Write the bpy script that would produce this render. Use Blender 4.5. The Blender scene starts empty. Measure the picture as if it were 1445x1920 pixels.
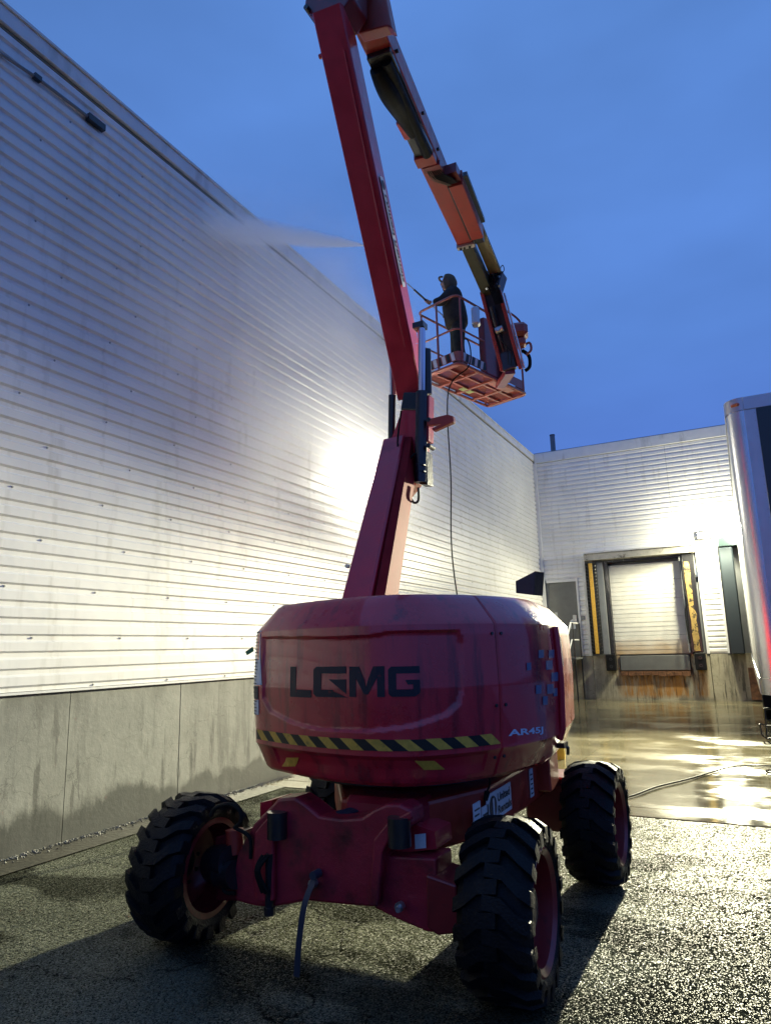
import bpy, bmesh, math, random
import numpy as np
from mathutils import Vector, Matrix
R = math.radians
rnd = random.Random(7)
sc = bpy.context.scene
COL = sc.collection

# ------------------------------------------------------------------ camera
CAMH = 1.55
FPX = 1280.0
def _axes():
    y = Vector((1405-722.5, -(1200-960), -FPX)).normalized()
    r = R(1.5)
    a = Vector((-math.sin(r), math.cos(r), 0)); b = Vector((0, 0, 1))
    u = (a + b*(-(a.dot(y))/b.dot(y))).normalized()
    return y.cross(u), y, u
_X, _Y, _Z = _axes()
M = Matrix((_X, _Y, _Z))                       # world = M @ camera
EYE = Vector((0, 0, CAMH))
cam_d = bpy.data.cameras.new('camera'); cam = bpy.data.objects.new('camera', cam_d); COL.objects.link(cam)
cam.matrix_world = Matrix.Translation(EYE) @ M.to_4x4()
cam_d.sensor_fit = 'VERTICAL'; cam_d.sensor_height = 24; cam_d.lens = 16.0
cam_d.clip_start = .05; cam_d.clip_end = 3000
sc.camera = cam

def ray(px, py): return M @ Vector((px-722.5, -(py-960), -FPX))
def at(px, py, Y):
    d = ray(px, py); return EYE + d*(Y/d.y)
def gnd(px, py, z=0.0):
    d = ray(px, py); return EYE + d*((z-CAMH)/d.z)
def onx(px, py, X):
    d = ray(px, py); return EYE + d*(X/d.x)

# ------------------------------------------------------------------ world, dusk sky
w = bpy.data.worlds.new('World'); sc.world = w; w.use_nodes = True
nt = w.node_tree; N = nt.nodes; L = nt.links; N.clear()
out = N.new('ShaderNodeOutputWorld'); bg = N.new('ShaderNodeBackground')
sky = N.new('ShaderNodeTexSky'); sky.sky_type = 'NISHITA'; sky.sun_disc = False
sky.sun_elevation = R(1.0); sky.sun_rotation = R(200); sky.ozone_density = 4.0; sky.dust_density = .3
tc = N.new('ShaderNodeTexCoord')
sep = N.new('ShaderNodeSeparateXYZ'); L.new(tc.outputs['Generated'], sep.inputs[0])
rmp = N.new('ShaderNodeValToRGB'); L.new(sep.outputs['Z'], rmp.inputs[0])
cr = rmp.color_ramp; cr.elements[0].position = 0.0; cr.elements[0].color = (.055, .11, .34, 1)
cr.elements[1].position = 1.0; cr.elements[1].color = (.078, .185, .48, 1)
e = cr.elements.new(.22); e.color = (.064, .135, .44, 1)
e = cr.elements.new(.40); e.color = (.082, .19, .53, 1)
e = cr.elements.new(.7); e.color = (.080, .19, .50, 1)
cl = N.new('ShaderNodeTexNoise'); cl.inputs['Scale'].default_value = 2.2; cl.inputs['Detail'].default_value = 4
cl.inputs['Roughness'].default_value = .45
mp = N.new('ShaderNodeMapping'); mp.inputs['Scale'].default_value = (1, 1, 2.5)
L.new(tc.outputs['Generated'], mp.inputs[0]); L.new(mp.outputs[0], cl.inputs[0])
mr = N.new('ShaderNodeMapRange'); mr.inputs[1].default_value = .35; mr.inputs[2].default_value = .7
mr.inputs[3].default_value = .86; mr.inputs[4].default_value = 1.14
L.new(cl.outputs[0], mr.inputs[0])
vm = N.new('ShaderNodeVectorMath'); vm.operation = 'SCALE'; L.new(rmp.outputs[0], vm.inputs[0]); L.new(mr.outputs[0], vm.inputs['Scale'])
sk2 = N.new('ShaderNodeVectorMath'); sk2.operation = 'SCALE'; sk2.inputs['Scale'].default_value = .02
L.new(sky.outputs[0], sk2.inputs[0])
ad = N.new('ShaderNodeVectorMath'); ad.operation = 'ADD'; L.new(vm.outputs[0], ad.inputs[0]); L.new(sk2.outputs[0], ad.inputs[1])
bg.inputs['Strength'].default_value = 1.13
L.new(ad.outputs[0], bg.inputs[0]); L.new(bg.outputs[0], out.inputs[0])

sc.view_settings.view_transform = 'Standard'; sc.view_settings.look = 'None'
sc.view_settings.exposure = .15; sc.view_settings.gamma = 1
sc.render.engine = 'CYCLES'
sc.cycles.use_denoising = True
sc.cycles.max_bounces = 9; sc.cycles.diffuse_bounces = 3; sc.cycles.glossy_bounces = 3; sc.cycles.volume_bounces = 8
sc.cycles.transparent_max_bounces = 6
sc.cycles.sample_clamp_indirect = 6; sc.cycles.sample_clamp_direct = 0
sc.cycles.volume_step_rate = 2.0
sc.cycles.caustics_reflective = False; sc.cycles.caustics_refractive = False

# ------------------------------------------------------------------ helpers
def tag(o, label=None, cat=None, group=None, kind=None):
    if label: o['label'] = label
    if cat: o['category'] = cat
    if group: o['group'] = group
    if kind: o['kind'] = kind
    return o
def wloc(o):
    v = Vector((0, 0, 0))
    while o is not None:
        v += Vector(o.location); o = o.parent
    return v
def thing(name, loc, label, cat, group=None):
    o = bpy.data.objects.new(name, None); COL.objects.link(o); o.location = loc; o.empty_display_size = .2
    return tag(o, label, cat, group)

class MB:
    """collects shapes in world coordinates, then links them as one mesh"""
    def __init__(s): s.v = []; s.f = []; s.m = []
    def add(s, vs, fs, mi=0):
        b = len(s.v); s.v += [Vector(v) for v in vs]
        s.f += [tuple(b+i for i in f) for f in fs]; s.m += [mi]*len(fs)
        return s
    def box(s, c, d, rot=None, mi=0, bev=0.0):
        x, y, z = d[0]/2, d[1]/2, d[2]/2
        rot = rot or Matrix.Identity(3); c = Vector(c)
        if bev <= 0:
            vs = [c + rot @ Vector(p) for p in ((-x,-y,-z),(x,-y,-z),(x,y,-z),(-x,y,-z),(-x,-y,z),(x,-y,z),(x,y,z),(-x,y,z))]
            return s.add(vs, [(0,3,2,1),(4,5,6,7),(0,1,5,4),(1,2,6,5),(2,3,7,6),(3,0,4,7)], mi)
        b = min(bev, x*.95, y*.95, z*.95)
        vs = []; idx = {}
        for sx in (-1,1):
            for sy in (-1,1):
                for sz in (-1,1):
                    for k in range(3):
                        p = [sx*(x-b), sy*(y-b), sz*(z-b)]; full = (sx*x, sy*y, sz*z); p[k] = full[k]
                        idx[(sx,sy,sz,k)] = len(vs); vs.append(c + rot @ Vector(p))
        I = idx; fs = []
        def q(a, b_, c_, d_): fs.append((a, b_, c_, d_))
        for sg in (-1,1):
            q(*(I[(sg,a,b_,0)] for a, b_ in ((-1,-1),(1,-1),(1,1),(-1,1))))
            q(*(I[(a,sg,b_,1)] for a, b_ in ((-1,-1),(1,-1),(1,1),(-1,1))))
            q(*(I[(a,b_,sg,2)] for a, b_ in ((-1,-1),(1,-1),(1,1),(-1,1))))
        for a in (-1,1):
            for b_ in (-1,1):
                q(I[(a,b_,-1,0)], I[(a,b_,1,0)], I[(a,b_,1,1)], I[(a,b_,-1,1)])
                q(I[(a,-1,b_,0)], I[(a,1,b_,0)], I[(a,1,b_,2)], I[(a,-1,b_,2)])
                q(I[(-1,a,b_,1)], I[(1,a,b_,1)], I[(1,a,b_,2)], I[(-1,a,b_,2)])
                for c_ in (-1,1): fs.append((I[(a,b_,c_,0)], I[(a,b_,c_,1)], I[(a,b_,c_,2)]))
        return s.add(vs, fs, mi)
    def bb(s, x0, x1, y0, y1, z0, z1, mi=0, bev=0):
        return s.box(((x0+x1)/2, (y0+y1)/2, (z0+z1)/2), (abs(x1-x0), abs(y1-y0), abs(z1-z0)), None, mi, bev)
    def beam(s, p, q, w0, h0, w1=None, h1=None, side=None, mi=0, ch=0.0):
        """box beam from p to q; w along side, h along the other; ch = corner chamfer"""
        p, q = Vector(p), Vector(q); t = (q-p).normalized()
        side = Vector(side) if side is not None else Vector((1,0,0))
        a = (side - t*side.dot(t)).normalized(); b = t.cross(a)
        w1 = w0 if w1 is None else w1; h1 = h0 if h1 is None else h1
        vs = []
        for c, ww, hh in ((p,w0,h0),(q,w1,h1)):
            x, y = ww/2, hh/2
            if ch > 0: pts = [(-x+ch,-y),(x-ch,-y),(x,-y+ch),(x,y-ch),(x-ch,y),(-x+ch,y),(-x,y-ch),(-x,-y+ch)]
            else: pts = [(-x,-y),(x,-y),(x,y),(-x,y)]
            vs += [c + a*i + b*j for i, j in pts]
        n = len(vs)//2
        fs = [tuple(reversed(range(n))), tuple(range(n, 2*n))] + [(i, (i+1) % n, n+(i+1) % n, n+i) for i in range(n)]
        return s.add(vs, fs, mi)
    def cyl(s, p, q, r, r2=None, n=14, mi=0, caps=True):
        p, q = Vector(p), Vector(q); t = (q-p).normalized()
        a = t.orthogonal().normalized(); b = t.cross(a); r2 = r if r2 is None else r2
        vs = [p + (a*math.cos(2*math.pi*i/n) + b*math.sin(2*math.pi*i/n))*r for i in range(n)]
        vs += [q + (a*math.cos(2*math.pi*i/n) + b*math.sin(2*math.pi*i/n))*r2 for i in range(n)]
        fs = [(i, (i+1) % n, n+(i+1) % n, n+i) for i in range(n)]
        if caps: fs += [tuple(reversed(range(n))), tuple(range(n, 2*n))]
        return s.add(vs, fs, mi)
    def tube(s, pts, r, n=8, mi=0, smooth=0, rs=None):
        pts = [Vector(p) for p in pts]
        if smooth: pts = catmull(pts, smooth)
        m = len(pts); prev = None; vs = []
        for i, p in enumerate(pts):
            t = (pts[min(i+1, m-1)] - pts[max(i-1, 0)]).normalized()
            if prev is None: a = t.orthogonal().normalized()
            else:
                a = prev - t*prev.dot(t)
                a = a.normalized() if a.length > 1e-6 else t.orthogonal().normalized()
            prev = a; b = t.cross(a); rr = r if rs is None else rs[min(len(rs)-1, int(i*len(rs)/m))]
            vs += [p + (a*math.cos(2*math.pi*k/n) + b*math.sin(2*math.pi*k/n))*rr for k in range(n)]
        fs = []
        for i in range(m-1):
            for k in range(n): fs.append((i*n+k, i*n+(k+1) % n, (i+1)*n+(k+1) % n, (i+1)*n+k))
        fs += [tuple(reversed(range(n))), tuple(range((m-1)*n, m*n))]
        return s.add(vs, fs, mi)
    def lathe(s, c, axis, prof, n=48, mi=0, closed=True):
        """prof: (offset along axis, radius)"""
        c = Vector(c); t = Vector(axis).normalized(); a = t.orthogonal().normalized(); b = t.cross(a); m = len(prof)
        vs = [c + t*w_ + (a*math.cos(2*math.pi*i/n) + b*math.sin(2*math.pi*i/n))*r_ for i in range(n) for w_, r_ in prof]
        fs = []
        for i in range(n):
            j = (i+1) % n
            for k in range(m if closed else m-1):
                k2 = (k+1) % m; fs.append((i*m+k, j*m+k, j*m+k2, i*m+k2))
        return s.add(vs, fs, mi)
    def prism(s, pts, off, mi=0):
        """polygon pts extruded by vector off"""
        off = Vector(off); n = len(pts); vs = [Vector(p) for p in pts] + [Vector(p)+off for p in pts]
        fs = [tuple(reversed(range(n))), tuple(range(n, 2*n))] + [(i, (i+1) % n, n+(i+1) % n, n+i) for i in range(n)]
        return s.add(vs, fs, mi)
    def build(s, name, mats, parent=None, smooth=None, bevel=0.0):
        o0 = wloc(parent) if parent is not None else Vector((0,0,0))
        own = Vector((0,0,0))
        if parent is None and s.v:
            xs = [v.x for v in s.v]; ys = [v.y for v in s.v]; zs = [v.z for v in s.v]
            own = Vector(((min(xs)+max(xs))/2, (min(ys)+max(ys))/2, min(zs)))
        me = bpy.data.meshes.new(name)
        me.from_pydata([v - o0 - own for v in s.v], [], s.f)
        mats = mats if isinstance(mats, (list, tuple)) else [mats]
        for m_ in mats: me.materials.append(m_)
        me.polygons.foreach_set('material_index', [min(i, len(mats)-1) for i in s.m])
        bm = bmesh.new(); bm.from_mesh(me); bmesh.ops.recalc_face_normals(bm, faces=bm.faces)
        bm.to_mesh(me); bm.free()
        if smooth is not None:
            me.polygons.foreach_set('use_smooth', [True]*len(me.polygons))
            me.set_sharp_from_angle(angle=R(smooth))
        me.update()
        o = bpy.data.objects.new(name, me); COL.objects.link(o); o.location = own
        if parent is not None: o.parent = parent
        if bevel > 0:
            md = o.modifiers.new('bevel', 'BEVEL'); md.width = bevel; md.segments = 2; md.limit_method = 'ANGLE'; md.angle_limit = R(40)
            md.harden_normals = False
        return o
def catmull(P, k):
    out_ = []
    for i in range(len(P)-1):
        p0, p1, p2, p3 = P[max(i-1,0)], P[i], P[i+1], P[min(i+2, len(P)-1)]
        for j in range(k):
            t = j/k
            out_.append(.5*((2*p1) + (p2-p0)*t + (2*p0-5*p1+4*p2-p3)*t*t + (3*p1-p0-3*p2+p3)*t**3))
    out_.append(P[-1]); return out_
def struct(o): o['kind'] = 'structure'; return o

# ------------------------------------------------------------------ materials
def mat(name, col=(.5,.5,.5), rough=.5, metal=0, spec=.5, coat=0, coatr=.1, var=0.0, vscale=4, rvar=0.0, bump=0.0, bscale=60, stretch=(1,1,1), emit=None, estr=0, alpha=None, dark=None, dscale=2, dth=(.55,.7), dstretch=(1,1,1), drops=0.0):
    m = bpy.data.materials.new(name); m.use_nodes = True; n = m.node_tree.nodes; l = m.node_tree.links
    b = n['Principled BSDF']; b.inputs['Base Color'].default_value = (*col, 1); b.inputs['Roughness'].default_value = rough
    b.inputs['Metallic'].default_value = metal; b.inputs['Specular IOR Level'].default_value = spec
    b.inputs['Coat Weight'].default_value = coat; b.inputs['Coat Roughness'].default_value = coatr
    tc_ = n.new('ShaderNodeTexCoord'); mp_ = n.new('ShaderNodeMapping'); mp_.inputs['Scale'].default_value = stretch
    geo = n.new('ShaderNodeNewGeometry'); l.new(geo.outputs['Position'], mp_.inputs[0])
    colsock = None
    if var > 0:
        t = n.new('ShaderNodeTexNoise'); t.inputs['Scale'].default_value = vscale; t.inputs['Detail'].default_value = 6
        t.inputs['Roughness'].default_value = .6; l.new(mp_.outputs[0], t.inputs[0])
        mr_ = n.new('ShaderNodeMapRange'); mr_.inputs[1].default_value = .3; mr_.inputs[2].default_value = .7
        mr_.inputs[3].default_value = 1-var; mr_.inputs[4].default_value = 1+var; l.new(t.outputs[0], mr_.inputs[0])
        vs = n.new('ShaderNodeVectorMath'); vs.operation = 'SCALE'; vs.inputs[0].default_value = col
        l.new(mr_.outputs[0], vs.inputs['Scale']); colsock = vs.outputs[0]
        if rvar > 0:
            m2 = n.new('ShaderNodeMapRange'); m2.inputs[1].default_value = .35; m2.inputs[2].default_value = .65
            m2.inputs[3].default_value = max(0.02, rough-rvar); m2.inputs[4].default_value = min(1, rough+rvar)
            l.new(t.outputs[0], m2.inputs[0]); l.new(m2.outputs[0], b.inputs['Roughness'])
    if dark is not None:
        mp2 = n.new('ShaderNodeMapping'); mp2.inputs['Scale'].default_value = dstretch; l.new(geo.outputs['Position'], mp2.inputs[0])
        t2 = n.new('ShaderNodeTexNoise'); t2.inputs['Scale'].default_value = dscale; t2.inputs['Detail'].default_value = 8
        t2.inputs['Roughness'].default_value = .62; l.new(mp2.outputs[0], t2.inputs[0])
        m3 = n.new('ShaderNodeMapRange'); m3.inputs[1].default_value = dth[0]; m3.inputs[2].default_value = dth[1]; l.new(t2.outputs[0], m3.inputs[0])
        mx = n.new('ShaderNodeMix'); mx.data_type = 'RGBA'; l.new(m3.outputs[0], mx.inputs[0])
        mx.inputs[7].default_value = (*dark, 1)
        if colsock: l.new(colsock, mx.inputs[6])
        else: mx.inputs[6].default_value = (*col, 1)
        colsock = mx.outputs[2]
    if colsock: l.new(colsock, b.inputs['Base Color'])
    hs = []
    if bump > 0:
        t = n.new('ShaderNodeTexNoise'); t.inputs['Scale'].default_value = bscale; t.inputs['Detail'].default_value = 5
        l.new(mp_.outputs[0], t.inputs[0]); bp = n.new('ShaderNodeBump'); bp.inputs['Strength'].default_value = min(1, bump)
        bp.inputs['Distance'].default_value = .02; l.new(t.outputs[0], bp.inputs['Height']); l.new(bp.outputs[0], b.inputs['Normal'])
        hs.append(bp)
    if drops > 0:
        v = n.new('ShaderNodeTexVoronoi'); v.inputs['Scale'].default_value = 110; v.inputs['Randomness'].default_value = 1
        l.new(geo.outputs['Position'], v.inputs[0])
        m4 = n.new('ShaderNodeMapRange'); m4.inputs[1].default_value = .0; m4.inputs[2].default_value = .35
        m4.inputs[3].default_value = 1; m4.inputs[4].default_value = 0; l.new(v.outputs['Distance'], m4.inputs[0])
        bp = n.new('ShaderNodeBump'); bp.inputs['Strength'].default_value = drops; bp.inputs['Distance'].default_value = .003
        l.new(m4.outputs[0], bp.inputs['Height'])
        if hs: l.new(hs[-1].outputs[0], bp.inputs['Normal'])
        l.new(bp.outputs[0], b.inputs['Normal'])
    if emit:
        b.inputs['Emission Color'].default_value = (*emit, 1); b.inputs['Emission Strength'].default_value = estr
    return m
RED = mat('red_wet_paint', (.52, .017, .036), .38, coat=.45, coatr=.08, var=.12, vscale=6, rvar=.1, dark=(.10,.008,.012), dscale=3, dth=(.6,.85), drops=.25)
HRED = mat('wet_hood_paint', (.52, .017, .036), .36, coat=.75, coatr=.05, var=.12, vscale=5, rvar=.12, dark=(.20,.007,.020), dscale=9, dth=(.54,.68), dstretch=(1,1,.13), drops=.35)
REDCH = mat('grimy_red_paint', (.30, .008, .026), .5, coat=.3, coatr=.15, var=.18, vscale=7, rvar=.12, dark=(.035,.006,.007), dscale=4.5, dth=(.50,.72), drops=.3, bump=.1, bscale=35)
REDO = mat('lamp_warm_red_paint', (.36, .035, .020), .42, coat=.25, coatr=.12, var=.12, vscale=9, rvar=.1, dark=(.12,.02,.012), dscale=5, dth=(.58,.8), drops=.2)  # the lift's red with the lamps' orange warmth mixed into the colour
REDB = mat('lamp_warm_basket_paint', (.36, .085, .055), .4, coat=.4, var=.1, vscale=10)  # red turned salmon, the lamp light on the basket put into its colour
DULL = mat('dull_dusty_red', (.22, .015, .02), .75, spec=.08, var=.15, vscale=7)
DKRED = mat('dark_red_paint', (.20, .012, .016), .42, coat=.5, var=.2, vscale=6, dark=(.05,.01,.01), dscale=6)
BLK = mat('black_steel', (.012, .012, .014), .35, coat=.4, var=.3, vscale=12, bump=.15, bscale=40)
RUB = mat('black_tyre_rubber', (.0035, .0038, .005), .6, spec=.25, var=.35, vscale=9, rvar=.12, bump=.35, bscale=90)
VINYL = mat('black_vinyl_cover', (.0025, .0025, .0025), .55, spec=.15, bump=.25, bscale=14, drops=.5)
CHR = mat('chrome_rod', (.75, .78, .85), .12, metal=1)
STEEL = mat('galvanised_steel', (.45, .46, .47), .35, metal=.9, var=.15, vscale=15)
YEL = mat('hazard_yellow', (.66, .38, .05), .5, var=.2, vscale=25, dark=(.2,.13,.03), dscale=18, dth=(.6,.8))
HBLK = mat('hazard_black', (.012, .011, .010), .5, var=.3, vscale=25)
DECB = mat('worn_black_lettering', (.012, .010, .022), .6, dark=(.16,.012,.02), dscale=30, dth=(.60,.68))
DECW = mat('white_lettering', (.55, .62, .80), .5)
DECBL = mat('grey_blue_squares', (.10, .14, .26), .45, var=.2, vscale=60)
PAPER = mat('white_label', (.62, .64, .68), .5, var=.1, vscale=50)
INK = mat('label_print', (.03, .03, .04), .6)
WHITE = mat('white_trim', (.74, .74, .72), .35, var=.06, vscale=3, dark=(.5,.49,.45), dscale=3, dstretch=(1,1,.3))
def add_stain(m, x0, x1, z0, z1, col):
    n = m.node_tree.nodes; l = m.node_tree.links; b = n['Principled BSDF']; geo = n.new('ShaderNodeNewGeometry'); sp_ = n.new('ShaderNodeSeparateXYZ'); l.new(geo.outputs['Position'], sp_.inputs[0])
    t = n.new('ShaderNodeTexNoise'); t.inputs['Scale'].default_value = 2.2; t.inputs['Detail'].default_value = 6; l.new(geo.outputs['Position'], t.inputs[0])
    ma = n.new('ShaderNodeMath'); ma.operation = 'MULTIPLY_ADD'; l.new(t.outputs[0], ma.inputs[0]); ma.inputs[1].default_value = -.55; l.new(sp_.outputs['Z'], ma.inputs[2])
    r_ = n.new('ShaderNodeMapRange'); r_.inputs[1].default_value = z0-.28; r_.inputs[2].default_value = z1-.28; r_.inputs[3].default_value = .8; r_.inputs[4].default_value = 0; l.new(ma.outputs[0], r_.inputs[0])
    mx = n.new('ShaderNodeMix'); mx.data_type = 'RGBA'; l.new(r_.outputs[0], mx.inputs[0]); l.new(b.inputs['Base Color'].links[0].from_socket, mx.inputs[6]); mx.inputs[7].default_value = (*col, 1)
    l.new(mx.outputs[2], b.inputs['Base Color'])
DOORW = mat('white_dock_door', (.66, .65, .60), .32, var=.08, vscale=5, bump=.06, bscale=50)
add_stain(DOORW, 0, 0, 1.15, 1.75, (.42, .24, .06))
GREYD = mat('grey_steel_door', (.13, .135, .13), .35, var=.15, vscale=4)
RUST = mat('rusty_steel', (.16, .07, .03), .65, var=.5, vscale=12, bump=.5, bscale=40)
GALV = mat('worn_header_beam', (.45, .43, .37), .5, var=.2, vscale=7, dark=(.08,.07,.05), dscale=6, dth=(.55,.66))
ALU = mat('polished_aluminium', (.66, .67, .70), .27, metal=1, var=.06, vscale=3, bump=.05, bscale=6, drops=.25)
TRDK = mat('dark_trailer_panel', (.012, .018, .018), .3, coat=.4)
TRW = mat('trailer_skin', (.5, .52, .56), .28, metal=.6, var=.1, vscale=2)
BRS = mat('tan_painted_tube', (.20, .175, .10), .5, metal=0, var=.15, vscale=10)
SKIN = mat('skin', (.42, .24, .17), .55)
COAT_ = mat('dark_brown_canvas_jacket', (.035, .030, .022), .9, var=.3, vscale=14, bump=.4, bscale=25)
HOODM = mat('brown_canvas_hood', (.13, .095, .055), .9, var=.3, vscale=16, bump=.4, bscale=30)
PANT = mat('dark_olive_trousers', (.028, .030, .020), .9, var=.3, vscale=14, bump=.3, bscale=30)
HOSE = mat('black_hose', (.010, .010, .009), .75, spec=.15)
LAMPG = mat('lamp_glass', (1,1,1), .3, emit=(1, .93, .66), estr=60)
LAMPL = mat('lamp_glass_left', (1,1,1), .3, emit=(1, .96, .80), estr=60)
BLUEM = mat('blue_grey_plastic', (.028, .036, .058), .4)
GREEN = mat('green_tape', (.02, .20, .09), .5)
GREYP = mat('grey_paint', (.20,.21,.22), .4, var=.1)

# lower wall concrete with streaks and a wet foot
def concrete_mat(name, base, streaks=True, rust=None, wet=.28, axis='Y'):
    m = bpy.data.materials.new(name); m.use_nodes = True; n = m.node_tree.nodes; l = m.node_tree.links
    b = n['Principled BSDF']; geo = n.new('ShaderNodeNewGeometry')
    def noise(scale, detail, st, rough=.6):
        mp_ = n.new('ShaderNodeMapping'); mp_.inputs['Scale'].default_value = st; l.new(geo.outputs['Position'], mp_.inputs[0])
        t = n.new('ShaderNodeTexNoise'); t.inputs['Scale'].default_value = scale; t.inputs['Detail'].default_value = detail
        t.inputs['Roughness'].default_value = rough; l.new(mp_.outputs[0], t.inputs[0]); return t.outputs[0]
    def mrange(s, a, c, d, e_):
        r_ = n.new('ShaderNodeMapRange'); r_.inputs[1].default_value = a; r_.inputs[2].default_value = c
        r_.inputs[3].default_value = d; r_.inputs[4].default_value = e_; l.new(s, r_.inputs[0]); return r_.outputs[0]
    def mul(a, c, op='MULTIPLY'):
        q_ = n.new('ShaderNodeMath'); q_.operation = op; l.new(a, q_.inputs[0])
        if isinstance(c, float): q_.inputs[1].default_value = c
        else: l.new(c, q_.inputs[1])
        return q_.outputs[0]
    n1 = noise(1.6, 6, (1,1,1)); n2 = noise(14, 6, (1,1,1), .7)
    f = mul(mrange(n1, .3, .7, .78, 1.15), mrange(n2, .3, .7, .9, 1.08))
    vs = n.new('ShaderNodeVectorMath'); vs.operation = 'SCALE'; vs.inputs[0].default_value = base; l.new(f, vs.inputs['Scale'])
    col = vs.outputs[0]
    def mixc(fac, c):
        nonlocal col
        mx = n.new('ShaderNodeMix'); mx.data_type = 'RGBA'; l.new(fac, mx.inputs[0]); l.new(col, mx.inputs[6]); mx.inputs[7].default_value = (*c, 1)
        col = mx.outputs[2]
    dk = tuple(c*.33 for c in base)
    sp = n.new('ShaderNodeSeparateXYZ'); l.new(geo.outputs['Position'], sp.inputs[0])
    if streaks:
        s1 = noise(5.5, 5, (1,1,.16), .65); s2 = noise(.6, 2, (1,1,.5)); s3 = noise(11, 4, (1,1,.12), .6)
        gate = mrange(s2, .40, .56, .3, 1.0)
        hi = mrange(sp.outputs['Z'], .0, 1.25, 1.15, .55)
        mixc(mul(mul(mrange(s1, .52, .62, 0, 1), gate), hi), tuple(c*.42 for c in base))
        mixc(mul(mul(mrange(s3, .58, .63, 0, .9), gate), hi), tuple(c*.28 for c in base))
        tp = mul(mrange(sp.outputs['Z'], 1.05, 1.26, 0, .8), mrange(noise(4, 4, (1,1,.4)), .42, .6, 0, 1)); mixc(tp, tuple(c*.5 for c in base))
    # hairline cracks
    v = n.new('ShaderNodeTexVoronoi'); v.feature = 'DISTANCE_TO_EDGE'; v.inputs['Scale'].default_value = .9
    mpv = n.new('ShaderNodeMapping'); l.new(geo.outputs['Position'], mpv.inputs[0]); 
    dn = n.new('ShaderNodeVectorMath'); dn.operation = 'ADD'; l.new(mpv.outputs[0], dn.inputs[0])
    nn = n.new('ShaderNodeTexNoise'); nn.inputs['Scale'].default_value = 3; nn.inputs['Detail'].default_value = 6; l.new(geo.outputs['Position'], nn.inputs[0])
    l.new(nn.outputs['Color'], dn.inputs[1]); l.new(dn.outputs[0], v.inputs[0])
    mixc(mrange(v.outputs['Distance'], .0, .006, .6, 0), tuple(c*.2 for c in base))
    if rust:
        x0, x1 = rust
        rx = mul(mrange(sp.outputs['X'], x0-.1, x0+.1, 0, 1), mrange(sp.outputs['X'], x1-.1, x1+.1, 1, 0))
        rz = mrange(sp.outputs['Z'], .03, .16, 0, 1)
        r1 = noise(7, 6, (1,1,.12), .65)
        mixc(mul(mul(rx, rz), mrange(r1, .40, .55, 0, .95)), (.42, .19, .035))
        mixc(mul(mul(rx, mrange(sp.outputs['Z'], .35, .75, 0, 1)), mrange(noise(13, 5, (1,1,.3)), .45, .6, 0, 1)), (.055, .028, .018))
        mixc(mul(mul(rx, rz), mrange(noise(16, 4, (1,1,.06)), .6, .68, 0, .9)), (.03, .018, .012))
    # wet foot
    wn = mul(mul(noise(1.3, 2, (1,1,.3), .5), .6), mul(noise(6.5, 6, (1,1,.22), .7), .4), 'ADD')
    wz = mul(sp.outputs['Z'], mrange(wn, .36, .64, -.13, .17), 'SUBTRACT')
    wf = mrange(wz, wet-.06, wet+.07, 1, 0)
    mixc(mrange(wf, 0, 1, 0, .85), tuple(c*.42 for c in base))
    l.new(col, b.inputs['Base Color'])
    l.new(mrange(wf, 0, 1, .75, .3), b.inputs['Roughness'])
    bp = n.new('ShaderNodeBump'); bp.inputs['Strength'].default_value = .35; bp.inputs['Distance'].default_value = .01
    l.new(n2, bp.inputs['Height']); l.new(bp.outputs[0], b.inputs['Normal'])
    return m
CONC = concrete_mat('stained_foundation_concrete', (.215, .217, .190))
CONC2 = concrete_mat('rust_streaked_dock_concrete', (.44, .40, .29), True, rust=(-3.35, -1.15), wet=-.05)

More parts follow.
